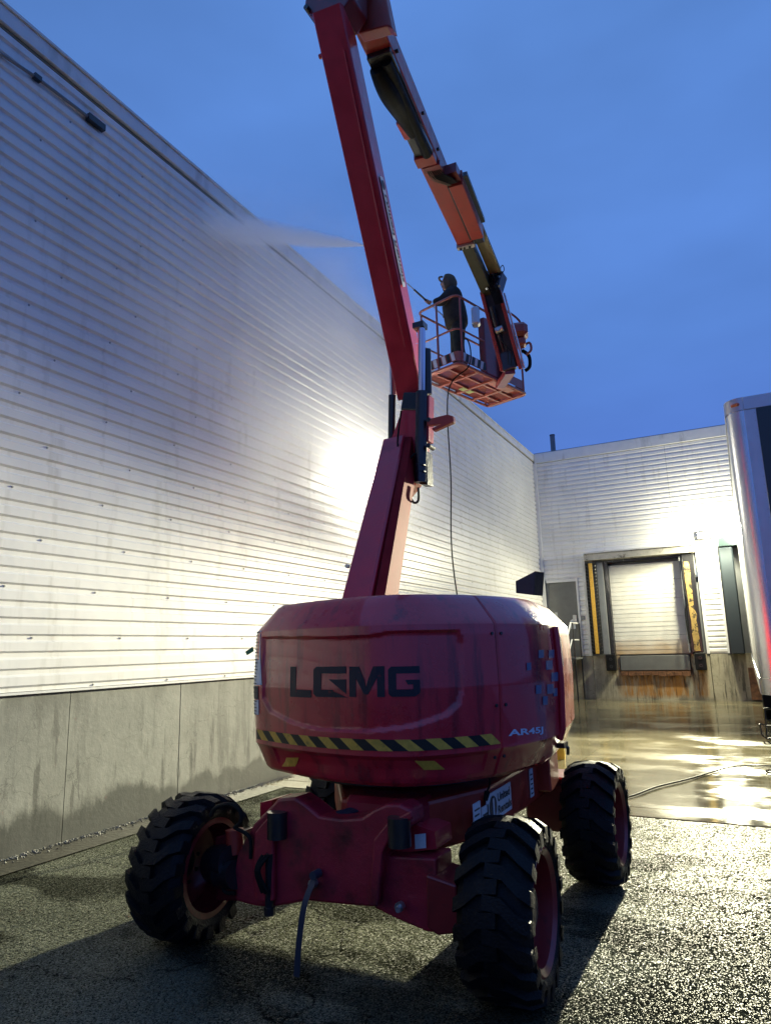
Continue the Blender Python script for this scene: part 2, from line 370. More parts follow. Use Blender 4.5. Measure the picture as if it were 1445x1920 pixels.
# white ribbed siding
def siding_mat():
    m = bpy.data.materials.new('white_ribbed_siding'); m.use_nodes = True; n = m.node_tree.nodes; l = m.node_tree.links
    b = n['Principled BSDF']; geo = n.new('ShaderNodeNewGeometry'); oi = n.new('ShaderNodeObjectInfo')
    t = n.new('ShaderNodeTexNoise'); t.inputs['Scale'].default_value = 1.2; t.inputs['Detail'].default_value = 6; l.new(geo.outputs['Position'], t.inputs[0])
    mr_ = n.new('ShaderNodeMapRange'); mr_.inputs[1].default_value = .3; mr_.inputs[2].default_value = .7; mr_.inputs[3].default_value = .92; mr_.inputs[4].default_value = 1.04
    l.new(t.outputs[0], mr_.inputs[0])
    m2 = n.new('ShaderNodeMapRange'); m2.inputs[3].default_value = .96; m2.inputs[4].default_value = 1.02; l.new(oi.outputs['Random'], m2.inputs[0])
    q_ = n.new('ShaderNodeMath'); q_.operation = 'MULTIPLY'; l.new(mr_.outputs[0], q_.inputs[0]); l.new(m2.outputs[0], q_.inputs[1])
    vs = n.new('ShaderNodeVectorMath'); vs.operation = 'SCALE'; vs.inputs[0].default_value = (.84, .83, .80); l.new(q_.outputs[0], vs.inputs['Scale'])
    # dirt that runs down in thin streaks
    mp_ = n.new('ShaderNodeMapping'); mp_.inputs['Scale'].default_value = (1, 1, .12); l.new(geo.outputs['Position'], mp_.inputs[0])
    t2 = n.new('ShaderNodeTexNoise'); t2.inputs['Scale'].default_value = 9; t2.inputs['Detail'].default_value = 5; l.new(mp_.outputs[0], t2.inputs[0])
    m3 = n.new('ShaderNodeMapRange'); m3.inputs[1].default_value = .56; m3.inputs[2].default_value = .72; m3.inputs[3].default_value = 0; m3.inputs[4].default_value = .3
    l.new(t2.outputs[0], m3.inputs[0])
    mx = n.new('ShaderNodeMix'); mx.data_type = 'RGBA'; l.new(m3.outputs[0], mx.inputs[0]); l.new(vs.outputs[0], mx.inputs[6]); mx.inputs[7].default_value = (.42,.40,.34,1)
    l.new(mx.outputs[2], b.inputs['Base Color']); b.inputs['Roughness'].default_value = .34
    t3 = n.new('ShaderNodeTexNoise'); t3.inputs['Scale'].default_value = 3.5; t3.inputs['Detail'].default_value = 3; l.new(geo.outputs['Position'], t3.inputs[0])
    bp = n.new('ShaderNodeBump'); bp.inputs['Strength'].default_value = .22; bp.inputs['Distance'].default_value = .025; l.new(t3.outputs[0], bp.inputs['Height'])
    l.new(bp.outputs[0], b.inputs['Normal'])
    return m
SID = siding_mat()

def asphalt_mat():
    m = bpy.data.materials.new('wet_coarse_asphalt'); m.use_nodes = True; n = m.node_tree.nodes; l = m.node_tree.links
    b = n['Principled BSDF']; geo = n.new('ShaderNodeNewGeometry')
    v = n.new('ShaderNodeTexVoronoi'); v.inputs['Scale'].default_value = 165; l.new(geo.outputs['Position'], v.inputs[0])
    fc = n.new('ShaderNodeVectorMath'); fc.operation = 'SUBTRACT'; l.new(v.outputs['Color'], fc.inputs[0]); fc.inputs[1].default_value = (.5,.5,.5)
    fm = n.new('ShaderNodeVectorMath'); fm.operation = 'MULTIPLY'; l.new(fc.outputs[0], fm.inputs[0]); fm.inputs[1].default_value = (1.3,1.3,.3)
    fa_ = n.new('ShaderNodeVectorMath'); fa_.operation = 'ADD'; l.new(geo.outputs['Normal'], fa_.inputs[0]); l.new(fm.outputs[0], fa_.inputs[1])
    fn = n.new('ShaderNodeVectorMath'); fn.operation = 'NORMALIZE'; l.new(fa_.outputs[0], fn.inputs[0])
    v2 = n.new('ShaderNodeTexVoronoi'); v2.inputs['Scale'].default_value = 40; l.new(geo.outputs['Position'], v2.inputs[0])
    t = n.new('ShaderNodeTexNoise'); t.inputs['Scale'].default_value = 190; t.inputs['Detail'].default_value = 2; l.new(geo.outputs['Position'], t.inputs[0])
    big = n.new('ShaderNodeTexNoise'); big.inputs['Scale'].default_value = .9; big.inputs['Detail'].default_value = 6; l.new(geo.outputs['Position'], big.inputs[0])
    # stone tint per cell, spread widened so pale stones paint in glitter
    rp = n.new('ShaderNodeMapRange'); rp.inputs[3].default_value = .15; rp.inputs[4].default_value = 2.5
    sp = n.new('ShaderNodeSeparateXYZ'); l.new(v.outputs['Color'], sp.inputs[0]); l.new(sp.outputs['X'], rp.inputs[0])
    bgr = n.new('ShaderNodeMapRange'); bgr.inputs[1].default_value = .35; bgr.inputs[2].default_value = .65; bgr.inputs[3].default_value = .7; bgr.inputs[4].default_value = 1.25; l.new(big.outputs[0], bgr.inputs[0])
    q_ = n.new('ShaderNodeMath'); q_.operation = 'MULTIPLY'; l.new(rp.outputs[0], q_.inputs[0]); l.new(bgr.outputs[0], q_.inputs[1])
    vs = n.new('ShaderNodeVectorMath'); vs.operation = 'SCALE'; vs.inputs[0].default_value = (.078, .082, .058); l.new(q_.outputs[0], vs.inputs['Scale'])
    # cracks
    nn = n.new('ShaderNodeTexNoise'); nn.inputs['Scale'].default_value = 2.2; nn.inputs['Detail'].default_value = 7; l.new(geo.outputs['Position'], nn.inputs[0])
    ad_ = n.new('ShaderNodeVectorMath'); ad_.operation = 'ADD'; l.new(geo.outputs['Position'], ad_.inputs[0]); l.new(nn.outputs['Color'], ad_.inputs[1])
    vc = n.new('ShaderNodeTexVoronoi'); vc.feature = 'DISTANCE_TO_EDGE'; vc.inputs['Scale'].default_value = .55; l.new(ad_.outputs[0], vc.inputs[0])
    ck = n.new('ShaderNodeMapRange'); ck.inputs[1].default_value = 0; ck.inputs[2].default_value = .010; ck.inputs[3].default_value = .85; ck.inputs[4].default_value = 0; l.new(vc.outputs['Distance'], ck.inputs[0])
    mx = n.new('ShaderNodeMix'); mx.data_type = 'RGBA'; l.new(ck.outputs[0], mx.inputs[0]); l.new(vs.outputs[0], mx.inputs[6]); mx.inputs[7].default_value = (.008,.008,.007,1)
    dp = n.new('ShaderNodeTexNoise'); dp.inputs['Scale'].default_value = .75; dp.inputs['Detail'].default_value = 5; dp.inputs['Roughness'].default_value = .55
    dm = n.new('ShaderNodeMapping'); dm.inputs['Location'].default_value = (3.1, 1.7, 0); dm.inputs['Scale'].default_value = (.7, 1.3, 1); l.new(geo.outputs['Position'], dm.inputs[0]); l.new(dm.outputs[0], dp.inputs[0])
    dr = n.new('ShaderNodeMapRange'); dr.inputs[1].default_value = .49; dr.inputs[2].default_value = .54; dr.inputs[3].default_value = 1; dr.inputs[4].default_value = .35; l.new(dp.outputs[0], dr.inputs[0])  # dark patches painted into the asphalt in place of the boom's shadow
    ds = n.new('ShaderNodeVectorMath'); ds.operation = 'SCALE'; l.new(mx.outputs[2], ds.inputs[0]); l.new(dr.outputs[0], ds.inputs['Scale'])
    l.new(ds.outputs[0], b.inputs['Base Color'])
    rr = n.new('ShaderNodeMapRange'); rr.inputs[1].default_value = .35; rr.inputs[2].default_value = .65; rr.inputs[3].default_value = .30; rr.inputs[4].default_value = .42; l.new(big.outputs[0], rr.inputs[0])
    l.new(rr.outputs[0], b.inputs['Roughness']); 
    gl = n.new('ShaderNodeMapRange'); gl.inputs[1].default_value = .76; gl.inputs[2].default_value = .80; gl.inputs[3].default_value = 0; gl.inputs[4].default_value = .19; l.new(sp.outputs['Y'], gl.inputs[0])
    gm = n.new('ShaderNodeMath'); gm.operation = 'MULTIPLY'; l.new(gl.outputs[0], gm.inputs[0]); l.new(dr.outputs[0], gm.inputs[1]); l.new(gm.outputs[0], b.inputs['Specular IOR Level'])
    a1 = n.new('ShaderNodeMath'); a1.operation = 'MULTIPLY_ADD'; l.new(v2.outputs['Distance'], a1.inputs[0]); a1.inputs[1].default_value = 1.2; l.new(v.outputs['Distance'], a1.inputs[2])
    a2 = n.new('ShaderNodeMath'); a2.operation = 'MULTIPLY_ADD'; l.new(t.outputs[0], a2.inputs[0]); a2.inputs[1].default_value = .5; l.new(a1.outputs[0], a2.inputs[2])
    a3 = n.new('ShaderNodeMath'); a3.operation = 'MULTIPLY_ADD'; l.new(ck.outputs[0], a3.inputs[0]); a3.inputs[1].default_value = .4; l.new(a2.outputs[0], a3.inputs[2])
    bp = n.new('ShaderNodeBump'); bp.invert = True; bp.inputs['Strength'].default_value = 1.0; bp.inputs['Distance'].default_value = .006; l.new(a3.outputs[0], bp.inputs['Height']); l.new(fn.outputs[0], bp.inputs['Normal'])
    l.new(bp.outputs[0], b.inputs['Normal'])
    return m
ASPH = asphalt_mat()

def apron_mat():
    m = bpy.data.materials.new('wet_concrete_apron'); m.use_nodes = True; n = m.node_tree.nodes; l = m.node_tree.links
    b = n['Principled BSDF']; geo = n.new('ShaderNodeNewGeometry'); oi = n.new('ShaderNodeObjectInfo')
    def noise(scale, detail, st, rough=.6):
        mp_ = n.new('ShaderNodeMapping'); mp_.inputs['Scale'].default_value = st; l.new(geo.outputs['Position'], mp_.inputs[0])
        t = n.new('ShaderNodeTexNoise'); t.inputs['Scale'].default_value = scale; t.inputs['Detail'].default_value = detail
        t.inputs['Roughness'].default_value = rough; l.new(mp_.outputs[0], t.inputs[0]); return t.outputs[0]
    def mrange(s, a, c, d, e_):
        r_ = n.new('ShaderNodeMapRange'); r_.inputs[1].default_value = a; r_.inputs[2].default_value = c
        r_.inputs[3].default_value = d; r_.inputs[4].default_value = e_; l.new(s, r_.inputs[0]); return r_.outputs[0]
    a = noise(.8, 6, (1,1.6,1)); c = noise(2.2, 6, (.5,3.2,1), .7)
    q_ = n.new('ShaderNodeMath'); q_.operation = 'MULTIPLY'; l.new(mrange(a, .3, .7, .6, 1.25), q_.inputs[0]); l.new(mrange(c, .3, .7, .8, 1.15), q_.inputs[1])
    q2 = n.new('ShaderNodeMath'); q2.operation = 'MULTIPLY'; l.new(q_.outputs[0], q2.inputs[0]); l.new(mrange(oi.outputs['Random'], 0, 1, .88, 1.1), q2.inputs[1])
    vs = n.new('ShaderNodeVectorMath'); vs.operation = 'SCALE'; vs.inputs[0].default_value = (.150, .132, .080); l.new(q2.outputs[0], vs.inputs['Scale'])
    l.new(vs.outputs[0], b.inputs['Base Color'])
    l.new(mrange(c, .38, .62, .10, .38), b.inputs['Roughness'])
    b.inputs['Coat Weight'].default_value = 1; l.new(mrange(a, .42, .60, .02, .20), b.inputs['Coat Roughness']); b.inputs['Specular IOR Level'].default_value = .0
    g = noise(3.0, 5, (.6,3.5,1), .65); h = noise(70, 3, (1,1,1), .6)
    a1 = n.new('ShaderNodeMath'); a1.operation = 'MULTIPLY_ADD'; l.new(h, a1.inputs[0]); a1.inputs[1].default_value = .02; l.new(g, a1.inputs[2])
    bp = n.new('ShaderNodeBump'); bp.inputs['Strength'].default_value = .35; bp.inputs['Distance'].default_value = .007; l.new(a1.outputs[0], bp.inputs['Height'])
    l.new(bp.outputs[0], b.inputs['Normal']); l.new(bp.outputs[0], b.inputs['Coat Normal'])
    return m
APR = apron_mat()
GUT = mat('muddy_gutter', (.060, .055, .035), .3, var=.3, vscale=5, bump=.5, bscale=30, coat=.6, coatr=.1)

# ------------------------------------------------------------------ ground
WX = -5.39          # left wall face
FY = 20.52          # far wall face
b = MB(); b.add([(-90,-90,-.012),(90,-90,-.012),(90,90,-.012),(-90,90,-.012)], [(0,1,2,3)])
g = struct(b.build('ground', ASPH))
# near asphalt: gently uneven sheet
b = MB(); nx, ny = 60, 70; x0, x1, y0, y1 = -5.38, 12, -8, 6.92
for j in range(ny+1):
    for i in range(nx+1):
        x = x0+(x1-x0)*i/nx; y = y0+(y1-y0)*j/ny
        edge = min(1, (y1-y)/.5)*min(1, (x-x0)/.5)
        b.v.append(Vector((x, y, edge*(.004*math.sin(x*1.7+y)+.004*math.sin(y*2.1-x*.6)))))
for j in range(ny):
    for i in range(nx): b.f.append((j*(nx+1)+i, j*(nx+1)+i+1, (j+1)*(nx+1)+i+1, (j+1)*(nx+1)+i)); b.m.append(0)
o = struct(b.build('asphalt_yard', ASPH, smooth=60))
# concrete apron slabs with joints
ap = bpy.data.objects.new('concrete_apron', None); COL.objects.link(ap); struct(ap); ap.location = (3, 13.7, 0)
xs = [-5.38, -2.2, 1.4, 5.0, 8.6, 12.2]; ys = [6.93, 7.28, 9.7, 12.2, 15.0, 17.8, 20.5]
for i in range(len(xs)-1):
    for j in range(len(ys)-1):
        b = MB(); b.bb(xs[i]+.003, xs[i+1]-.003, ys[j]+.003, ys[j+1]-.003, -.10, .006 + .001*((i*3+j*5) % 3))
        b.build('slab', APR, ap)
b = MB(); b.bb(-5.38, 12.2, 6.93, 20.5, -.012, -.008); b.build('joint_filler', mat('dark_joint', (.01,.009,.006), .9, spec=.1), ap)
# gutter strip at the foot of the left wall
b = MB(); b.add([(WX+.0,-8,.012),(WX+.34,-8,.012),(WX+.40,6.92,.012),(WX+.0,6.92,.012)], [(0,1,2,3)])
struct(b.build('gutter_strip', GUT))
b = MB()
for k in range(1500):
    y = rnd.uniform(1.5, 7.5); x = WX+.02+abs(rnd.gauss(0, .05)); r_ = rnd.uniform(.004, .012); c = Vector((x, y, .012+r_*.4))
    vs = [c+Vector((r_*rnd.uniform(.7,1.3)*sx, r_*rnd.uniform(.7,1.3)*sy, r_*.7*sz)) for sx, sy, sz in ((1,0,0),(-1,0,0),(0,1,0),(0,-1,0),(0,0,1),(0,0,-1))]
    b.add(vs, [(0,2,4),(2,1,4),(1,3,4),(3,0,4),(2,0,5),(1,2,5),(3,1,5),(0,3,5)])
tag(b.build('gravel', mat('grit', (.16,.15,.11), .4, coat=.5)), 'loose wet grit gathered along the foot of the concrete wall', 'gravel', kind='stuff')

# ------------------------------------------------------------------ left warehouse
PITCH = .1402
def siding(parent, p0, u, n_, length, z0, nr, name='siding_panel', hcut=None):
    """one sheet with nr ribs: starts at p0 (x,y), runs along u, faces n_"""
    b = MB(); u = Vector(u); nn = Vector(n_); p0 = Vector((p0[0], p0[1], 0))
    prof = []
    for k in range(nr):
        z = z0 + k*PITCH
        prof += [(z, .0), (z+.034, .0), (z+.050, .026), (z+.120, .026), (z+.1385, .0)]
    prof.append((z0+nr*PITCH-.0004, .0))
    a = [p0 + nn*d + Vector((0,0,z)) for z, d in prof]; c = [p + u*length for p in a]
    m = len(a); b.add(a+c, [(i, i+1, m+i+1, m+i) for i in range(m-1)])
    back = [p0 - nn*.004 + Vector((0,0,z0)), p0 - nn*.004 + Vector((0,0,z0+nr*PITCH))]
    o = b.build(name, SID, parent); md = o.modifiers.new('thickness', 'SOLIDIFY'); md.thickness = .0012; md.offset = -1
    return o
lw = thing('warehouse', (-9, 8.5, 0), 'long white ribbed metal warehouse wall on a stained concrete base along the left', 'building')
Z0 = 1.285
y_starts = [-8.0, -.5, 8.0, 14.5, 20.46]
rows = []; z = Z0
while z + 6*PITCH < 7.02: rows.append((z, 6)); z += 6*PITCH
rem = int((7.26 - z)/PITCH)
if rem > 0: rows.append((z, rem)); z += rem*PITCH
SIDTOP = z
for ri, (zz, nr) in enumerate(rows):
    for k in range(len(y_starts)-1):
        siding(lw, (WX, y_starts[k]+.003), (0,1,0), (1,0,0), y_starts[k+1]-y_starts[k]-.006, zz, nr)
# screws in every third groove
b = MB()
kk = 0; zz = Z0+.017
while zz < SIDTOP:
    if kk % 3 == 0:
        y = -7.5 + (kk % 2)*.3
        while y < 20.3:
            yy = y + rnd.uniform(-.02, .02)
            b.cyl((WX, yy, zz), (WX+.004, yy, zz), .010, n=8); b.cyl((WX+.004, yy, zz), (WX+.011, yy, zz), .006, n=6); y += .92
    kk += 1; zz += PITCH
tag(b.build('screw', mat('screw_grey', (.42,.42,.40), .5), lw), kind='stuff')
b = MB(); b.bb(WX-.02, WX+.030, -8, 20.49, 1.262, 1.281); b.build('base_flashing', WHITE, lw)
b = MB(); b.bb(WX-.15, WX+.055, -8, 20.66, SIDTOP+.03, 7.37, bev=.006); b.bb(WX-.17, WX+.075, -8, 20.68, 7.373, 7.40); b.build('roof_fascia', WHITE, lw)
b = MB(); b.bb(WX-.05, WX+.02, -8, 20.6, SIDTOP-.004, SIDTOP+.028); b.build('fascia_gap', mat('gap_olive', (.22,.20,.13), .7), lw)
ypan = [-8, -4.6, -1.2, 2.15, 4.25, 5.6, 8.0, 11.4, 14.8, 18.2, 20.5]
for k in range(len(ypan)-1):
    b = MB(); b.bb(WX-.3, WX-.004+.002*(k % 2), ypan[k]+.004, ypan[k+1]-.004, -.3, 1.26); b.build('foundation_panel', CONC, lw)
b = MB(); b.bb(-26, WX-.31, -8, 40, -.2, 7.25); b.build('building_core', GREYP, lw)
b = MB(); b.bb(WX-.3, WX-.06, -8, 20.5, 1.262, 7.2); b.build('backing_wall', GREYP, lw)
# conduit near the roof edge
c0 = onx(-60, 60, WX+.05); c1 = onx(70, 146, WX+.05); c2 = onx(180, 230, WX+.05)
cd = thing('conduit', c2, 'thin grey conduit pipe under the eave at the upper left', 'pipe')
b = MB(); b.tube([c0, c1, c2], .016); b.build('pipe', GREYP, cd)
b = MB(); b.box(c1, (.05,.07,.05)); b.build('bracket', BLK, cd)
b = MB(); b.box(c2, (.06,.2,.07)); b.build('end_box', BLK, cd)
cm = onx(728, 637, WX+.10)
cv = thing('security_camera', cm, 'small dark security camera fixed below the eave, half way along the wall', 'camera')
b = MB(); b.box(cm+Vector((.02,0,.06)), (.16,.10,.10)); b.build('bracket', BLK, cv)
b = MB(); b.cyl(cm+Vector((.06,-.20,-.02)), cm+Vector((.03,.08,.0)), .05, n=12); b.build('camera_body', GREYP, cv)

# ------------------------------------------------------------------ far wall (loading dock)
dw = thing('dock_building', (3, FY+4, 0), 'white ribbed metal end building with the loading dock, closing the yard', 'building')
def X(px, py): return at(px, py, FY).x
dock_l, dock_r = -4.02, -.80          # white jambs
person_l, person_r, person_t = -5.17, -4.36, 3.38
TOPZ = 7.15; Zf = 1.225
hdr = Zf + 20*PITCH                   # 4.03
rows = []; z = hdr
while z + 4*PITCH < TOPZ: rows.append((z, 4)); z += 4*PITCH
rem = int((TOPZ - z)/PITCH + .2)
if rem > 0: rows.append((z, rem)); z += rem*PITCH
FTOP = z
for zz, nr in rows:
    for xa, xb_ in ((WX+.12, -1.55), (-1.55, 3.2), (3.2, 9.0)):
        siding(dw, (xa+.003, FY), (1,0,0), (0,-1,0), xb_-xa-.006, zz, nr)
for zz in (Zf, Zf+5*PITCH, Zf+10*PITCH, Zf+15*PITCH):
    siding(dw, (person_r+.07, FY), (1,0,0), (0,-1,0), dock_l-.11-person_r-.07, zz, 5)
    siding(dw, (-.98, FY), (1,0,0), (0,-1,0), .42, zz, 5)
    siding(dw, (.0, FY), (1,0,0), (0,-1,0), .35, zz, 5)
    siding(dw, (4.2, FY), (1,0,0), (0,-1,0), 4.8, zz, 5)
siding(dw, (WX+.12, FY), (1,0,0), (0,-1,0), person_r+.07-WX-.12, Zf+16*PITCH, 4)
b = MB(); b.bb(WX+.01, WX+.12, FY-.09, FY+.02, 1.23, FTOP-.002, bev=.004); b.build('corner_trim', WHITE, dw)
b = MB(); b.bb(WX+.06, 9.0, FY-.06, FY+.15, FTOP+.004, 7.42, bev=.006); b.build('roof_fascia', WHITE, dw)
b = MB(); b.bb(WX+.05, 9.0, FY-.01, FY+.14, 7.42, 7.45); b.build('roof_cap', GREYP, dw)
for xa in (dock_l-.105, -.98-.075, -.98+.42):
    b = MB(); b.bb(xa, xa+.075, FY-.05, FY+.02, 1.222, hdr-.004, bev=.004); b.build('jamb_trim', WHITE, dw)
b = MB(); b.bb(person_r+.005, person_r+.068, FY-.05, FY+.02, 1.222, person_t+.10, bev=.003); b.bb(person_l-.06, person_r+.003, FY-.05, FY+.02, person_t+.002, person_t+.08); b.build('door_frame', WHITE, dw)
# walk door
b = MB(); b.bb(person_l, person_r, FY+.0, FY+.05, 1.225, person_t, bev=.004); wd = b.build('door', GREYD, dw)
b = MB(); b.bb(person_r-.16, person_r-.05, FY-.045, FY-.003, 2.15, 2.4); b.cyl((person_r-.10, FY-.05, 2.2), (person_r-.24, FY-.07, 2.2), .012); b.build('handle', STEEL, wd)
b = MB(); b.bb(person_l+.12, person_l+.20, FY-.006, FY-.002, 2.0, 2.5); b.build('door_edge_plate', STEEL, wd)
# concrete base, in panels with the pit under the door
for xa, xb_ in ((WX+.0, -4.05), (-4.04, -1.0), (-.99, 1.0), (1.01, 5.0), (5.01, 9.0)):
    b = MB(); b.bb(xa, xb_-.006, FY-.03 if xa > -5.3 and xb_ < 5 else FY+.0, FY+.4, -.3, 1.215 if not (xa == -4.04) else .78)
    b.build('foundation_panel', CONC2, dw)
b = MB(); b.bb(-4.04, -3.32, FY-.028, FY+.4, .782, 1.215); b.bb(-1.47, -1.006, FY-.028, FY+.4, .782, 1.215); b.build('foundation_panel', CONC2, dw)
# leveller plate and rusty lip
lv = MB(); lv.bb(-3.30, -1.49, FY-.06, FY+.3, .80, 1.20, bev=.01); lv = lv.build('leveller_plate', GREYD, dw)
b = MB()
for k in range(9): b.bb(-3.30+.2*k+.002, -3.30+.2*k+.19, FY-.10+rnd.uniform(-.01,.01), FY-.032, .66+rnd.uniform(-.02,.02), .775)
b.build('rusty_lip', RUST, lv)
# door sections
OPL, OPR = -3.42, -1.50
ns = 5; dz = (3.78-1.235)/ns
for k in range(ns):
    b = MB(); z0 = 1.235+k*dz; yb = FY+.12
    b.bb(OPL, OPR, yb, yb+.05, z0+.003, z0+dz-.003, bev=.006)
    for q in range(1, 4): b.bb(OPL+.01, OPR-.01, yb-.006, yb-.001, z0+dz*q/4-.004+.0, z0+dz*q/4+.04)
    b.build('door_section', DOORW, dw)
b = MB(); b.bb(OPL+.0, OPR-.0, FY+.02, FY+.11, 1.216, 1.234); b.build('door_seal', BLK, dw)
# stain at the foot of the door
b = MB(); b.bb(OPL-.1, OPL-.002, FY-.02, FY+.2, 1.22, 3.86); b.bb(OPR+.002, OPR+.1, FY-.02, FY+.2, 1.22, 3.86); b.bb(OPL-.1, OPR+.1, FY-.02, FY+.2, 3.862, 3.93); b.build('door_track', BLK, dw)
# header beam
hb = MB(); hb.bb(dock_l-.0, -1.08, FY-.28, FY+.05, 3.935, 4.13, bev=.01); hb.build('header_beam', GALV, dw)
b = MB(); b.bb(dock_l, -1.08, FY-.32, FY-.02, 4.134, 4.16); b.build('header_cap', WHITE, dw)
# worn seal pads: pleated black pad with a yellow stripe
def dock_pad(xl, xr, z0, z1, name, worn, tilt=0.0):
    p = MB(); p.bb(xl, xr, FY-.20, FY-.035, z0, z1, bev=.02); pad = p.build(name, BLK, dw)
    npl = 26; h = (z1-z0)/npl
    for k in range(npl):
        zz = z0+k*h; xm = (xl+xr)/2
        for s in (-1, 1):
            b_ = MB()
            xa = xm + s*.055; xe = xl-.01 if s < 0 else xr+.01
            b_.prism([(xa, FY-.235, zz+.0), (xa, FY-.235, zz+h*.7), (xe, FY-.20, zz+h*1.05), (xe, FY-.20, zz+h*.35)], (0, .034, 0))
            b_.build('pleat', RUB, pad)
    q = MB(); q.bb((xl+xr)/2-.05, (xl+xr)/2+.05, FY-.25, FY-.236, z0+.02, z1-.01, bev=.004); q.build('yellow_stripe', YEL if not worn else mat('worn_yellow', (.38,.24,.05), .6, var=.3, vscale=12, dark=(.03,.025,.015), dscale=7, dth=(.5,.58)), pad)
    return pad
dock_pad(-4.0, -3.72, 1.26, 3.86, 'dock_pad', False)
b = MB(); b.bb(-1.42, -1.12, FY-.20, FY-.035, 1.26, 3.92, bev=.02); pr = b.build('dock_pad', BLK, dw)
WY = mat('worn_yellow_vinyl', (.36,.24,.07), .6, var=.3, vscale=12, dark=(.03,.025,.015), dscale=7, dth=(.52,.58))
b = MB(); zs = [1.3+.16*k for k in range(16)]
pl = [(-1.37+rnd.uniform(-.012,.012)+(.02 if zz < 2.3 else 0), FY-.215, zz) for zz in zs]; pr_ = [(-1.23+rnd.uniform(-.02,.02)+(.03 if zz < 2.3 else 0), FY-.215, zz) for zz in zs]
for k in range(15): b.prism([pl[k], pr_[k], pr_[k+1], pl[k+1]], (0, .012, 0))
b.build('yellow_stripe', WY, pr)
b = MB(); b.tube([(-1.40, FY-.23, 3.8), (-1.42, FY-.24, 3.0), (-1.38, FY-.27, 2.6), (-1.46, FY-.25, 2.3), (-1.44, FY-.24, 1.5)], .02, smooth=4); b.build('torn_edge', RUB, pr)
for xa_, xb2 in ((-3.71,-3.54),(-1.49,-1.44)):
    b = MB(); b.bb(xa_, xb2, FY-.13, FY-.035, 1.26, 3.86); b.build('steel_guide', GREYP, dw)
for xa in (-3.66, -1.36):
    b = MB(); b.bb(xa, xa+.27, FY-.22, FY-.035, .80, 1.25, bev=.015); bu = b.build('dock_bumper', RUB, dw)
    b = MB()
    for zz in (.92, 1.12): b.lathe((xa+.135, FY-.226, zz), (0,-1,0), [(0,.02),(0,.045),(.008,.045),(.008,.02)], n=16)
    b.build('bolt', BLK, bu)
# second dock seal behind the trailer
b = MB(); b.bb(-.47, -.14, FY-.42, FY-.03, 1.2, 3.98, bev=.03); sp = b.build('dock_pad', mat('dark_blue_grey_vinyl', (.018,.026,.032), .45), dw)
b = MB(); b.bb(-.50, -.44, FY-.30, FY-.03, 1.2, 4.02); b.build('pad_edge', BLK, sp)
b = MB(); b.bb(-.47, 3.0, FY-.42, FY-.03, 4.0, 4.25, bev=.02); b.bb(2.7, 3.0, FY-.42, FY-.03, 1.2, 3.98, bev=.02); b.build('dock_pad', mat('dark_green_grey_vinyl2', (.035,.055,.055), .35), dw)
b = MB(); b.bb(-.13, .12, FY-.25, FY-.035, .05, .85); b.build('rusty_plate', RUST, dw)
b = MB(); b.bb(-1.10, -1.04, FY-.07, FY-.052, 3.28, 3.45); b.build('door_number_tag', BLUEM, dw)
b = MB(); b.bb(-4.28, -4.17, FY-.05, FY-.027, 2.25, 2.36); b.build('switch_box', GREYP, dw)
b = MB(); b.bb(WX-.3, 9, FY+.42, FY+14, -.2, 7.3); b.build('building_core', GREYP, dw)
b = MB(); b.bb(WX+.01, 9, FY+.06, FY+.40, hdr, 7.3); b.bb(person_r+.02, OPL-.12, FY+.06, FY+.4, 1.22, hdr-.003); b.bb(OPR+.12, 9, FY+.06, FY+.4, 1.22, hdr-.003); b.bb(OPL-.11, OPR+.11, FY+.30, FY+.4, 1.22, hdr-.003); b.bb(WX+.01, person_r+.015, FY+.06, FY+.4, 1.22, hdr-.003); b.build('backing_wall', GREYP, dw)
# roof pipe
pp = at(1037, 848, 23.0); rp = thing('roof_pipe', pp, 'single grey vent pipe standing on the far roof near the corner', 'pipe')
b = MB(); b.cyl(pp-Vector((0,0,.6)), pp+Vector((0,0,.62)), .085, n=18); b.build('pipe', GREYP, rp)
b = MB(); b.lathe(pp+Vector((0,0,.60)), (0,0,1), [(0,.07),(0,.094),(.03,.094),(.03,.07)], n=18); b.build('collar', BLK, rp)
rv = at(1322, 812, 24); rvt = thing('roof_vent', rv, 'low dark vent hood just showing above the far roof edge', 'vent')
b = MB(); b.lathe(rv-Vector((0,0,.3)), (0,0,1), [(0,.0),(0,.28),(.30,.30),(.38,.2),(.4,0)], n=16, closed=False); b.build('vent_hood', BLK, rvt)

# stairs to the walk door
st = thing('steel_stairs', (-4.6, 19.8, 0), 'dark steel stairs and landing with a pale handrail at the walk door', 'stairs')
b = MB(); b.bb(-5.30, -4.30, 19.5, 20.47, 1.14, 1.19, bev=.005); b.build('landing', GREYD, st)
for k in range(6):
    b = MB(); b.bb(-5.25, -4.42, 18.1+.235*k, 18.36+.235*k, .16+.165*k-.0, .19+.165*k); b.build('tread', BLK, st)
for xx in (-5.28, -4.38):
    b = MB(); b.beam((xx, 18.0, .06), (xx, 19.5, 1.12), .04, .2, side=(1,0,0)); b.build('stringer', BLK, st)
for xx, yy in ((-5.28, 19.55), (-4.34, 19.55), (-4.34, 20.4), (-4.38, 18.05)):
    b = MB(); b.cyl((xx, yy, 0), (xx, yy, 2.15 if yy > 19 else 1.0), .022, n=8); b.build('post', BLK if yy > 19 else STEEL, st)
for xx in (-5.28, -4.38):
    b = MB(); b.tube([(xx, 18.0, .15), (xx, 18.0, 1.02), (xx, 19.5, 2.15), (xx, 20.4, 2.15)], .025); b.tube([(xx, 18.0, .6), (xx, 19.5, 1.68), (xx, 20.4, 1.68)], .02); b.build('handrail', WHITE, st)
b = MB(); b.beam((-4.38, 18.9, .1), (-5.1, 20.3, 1.1), .05, .05); b.build('brace', BLK, st)
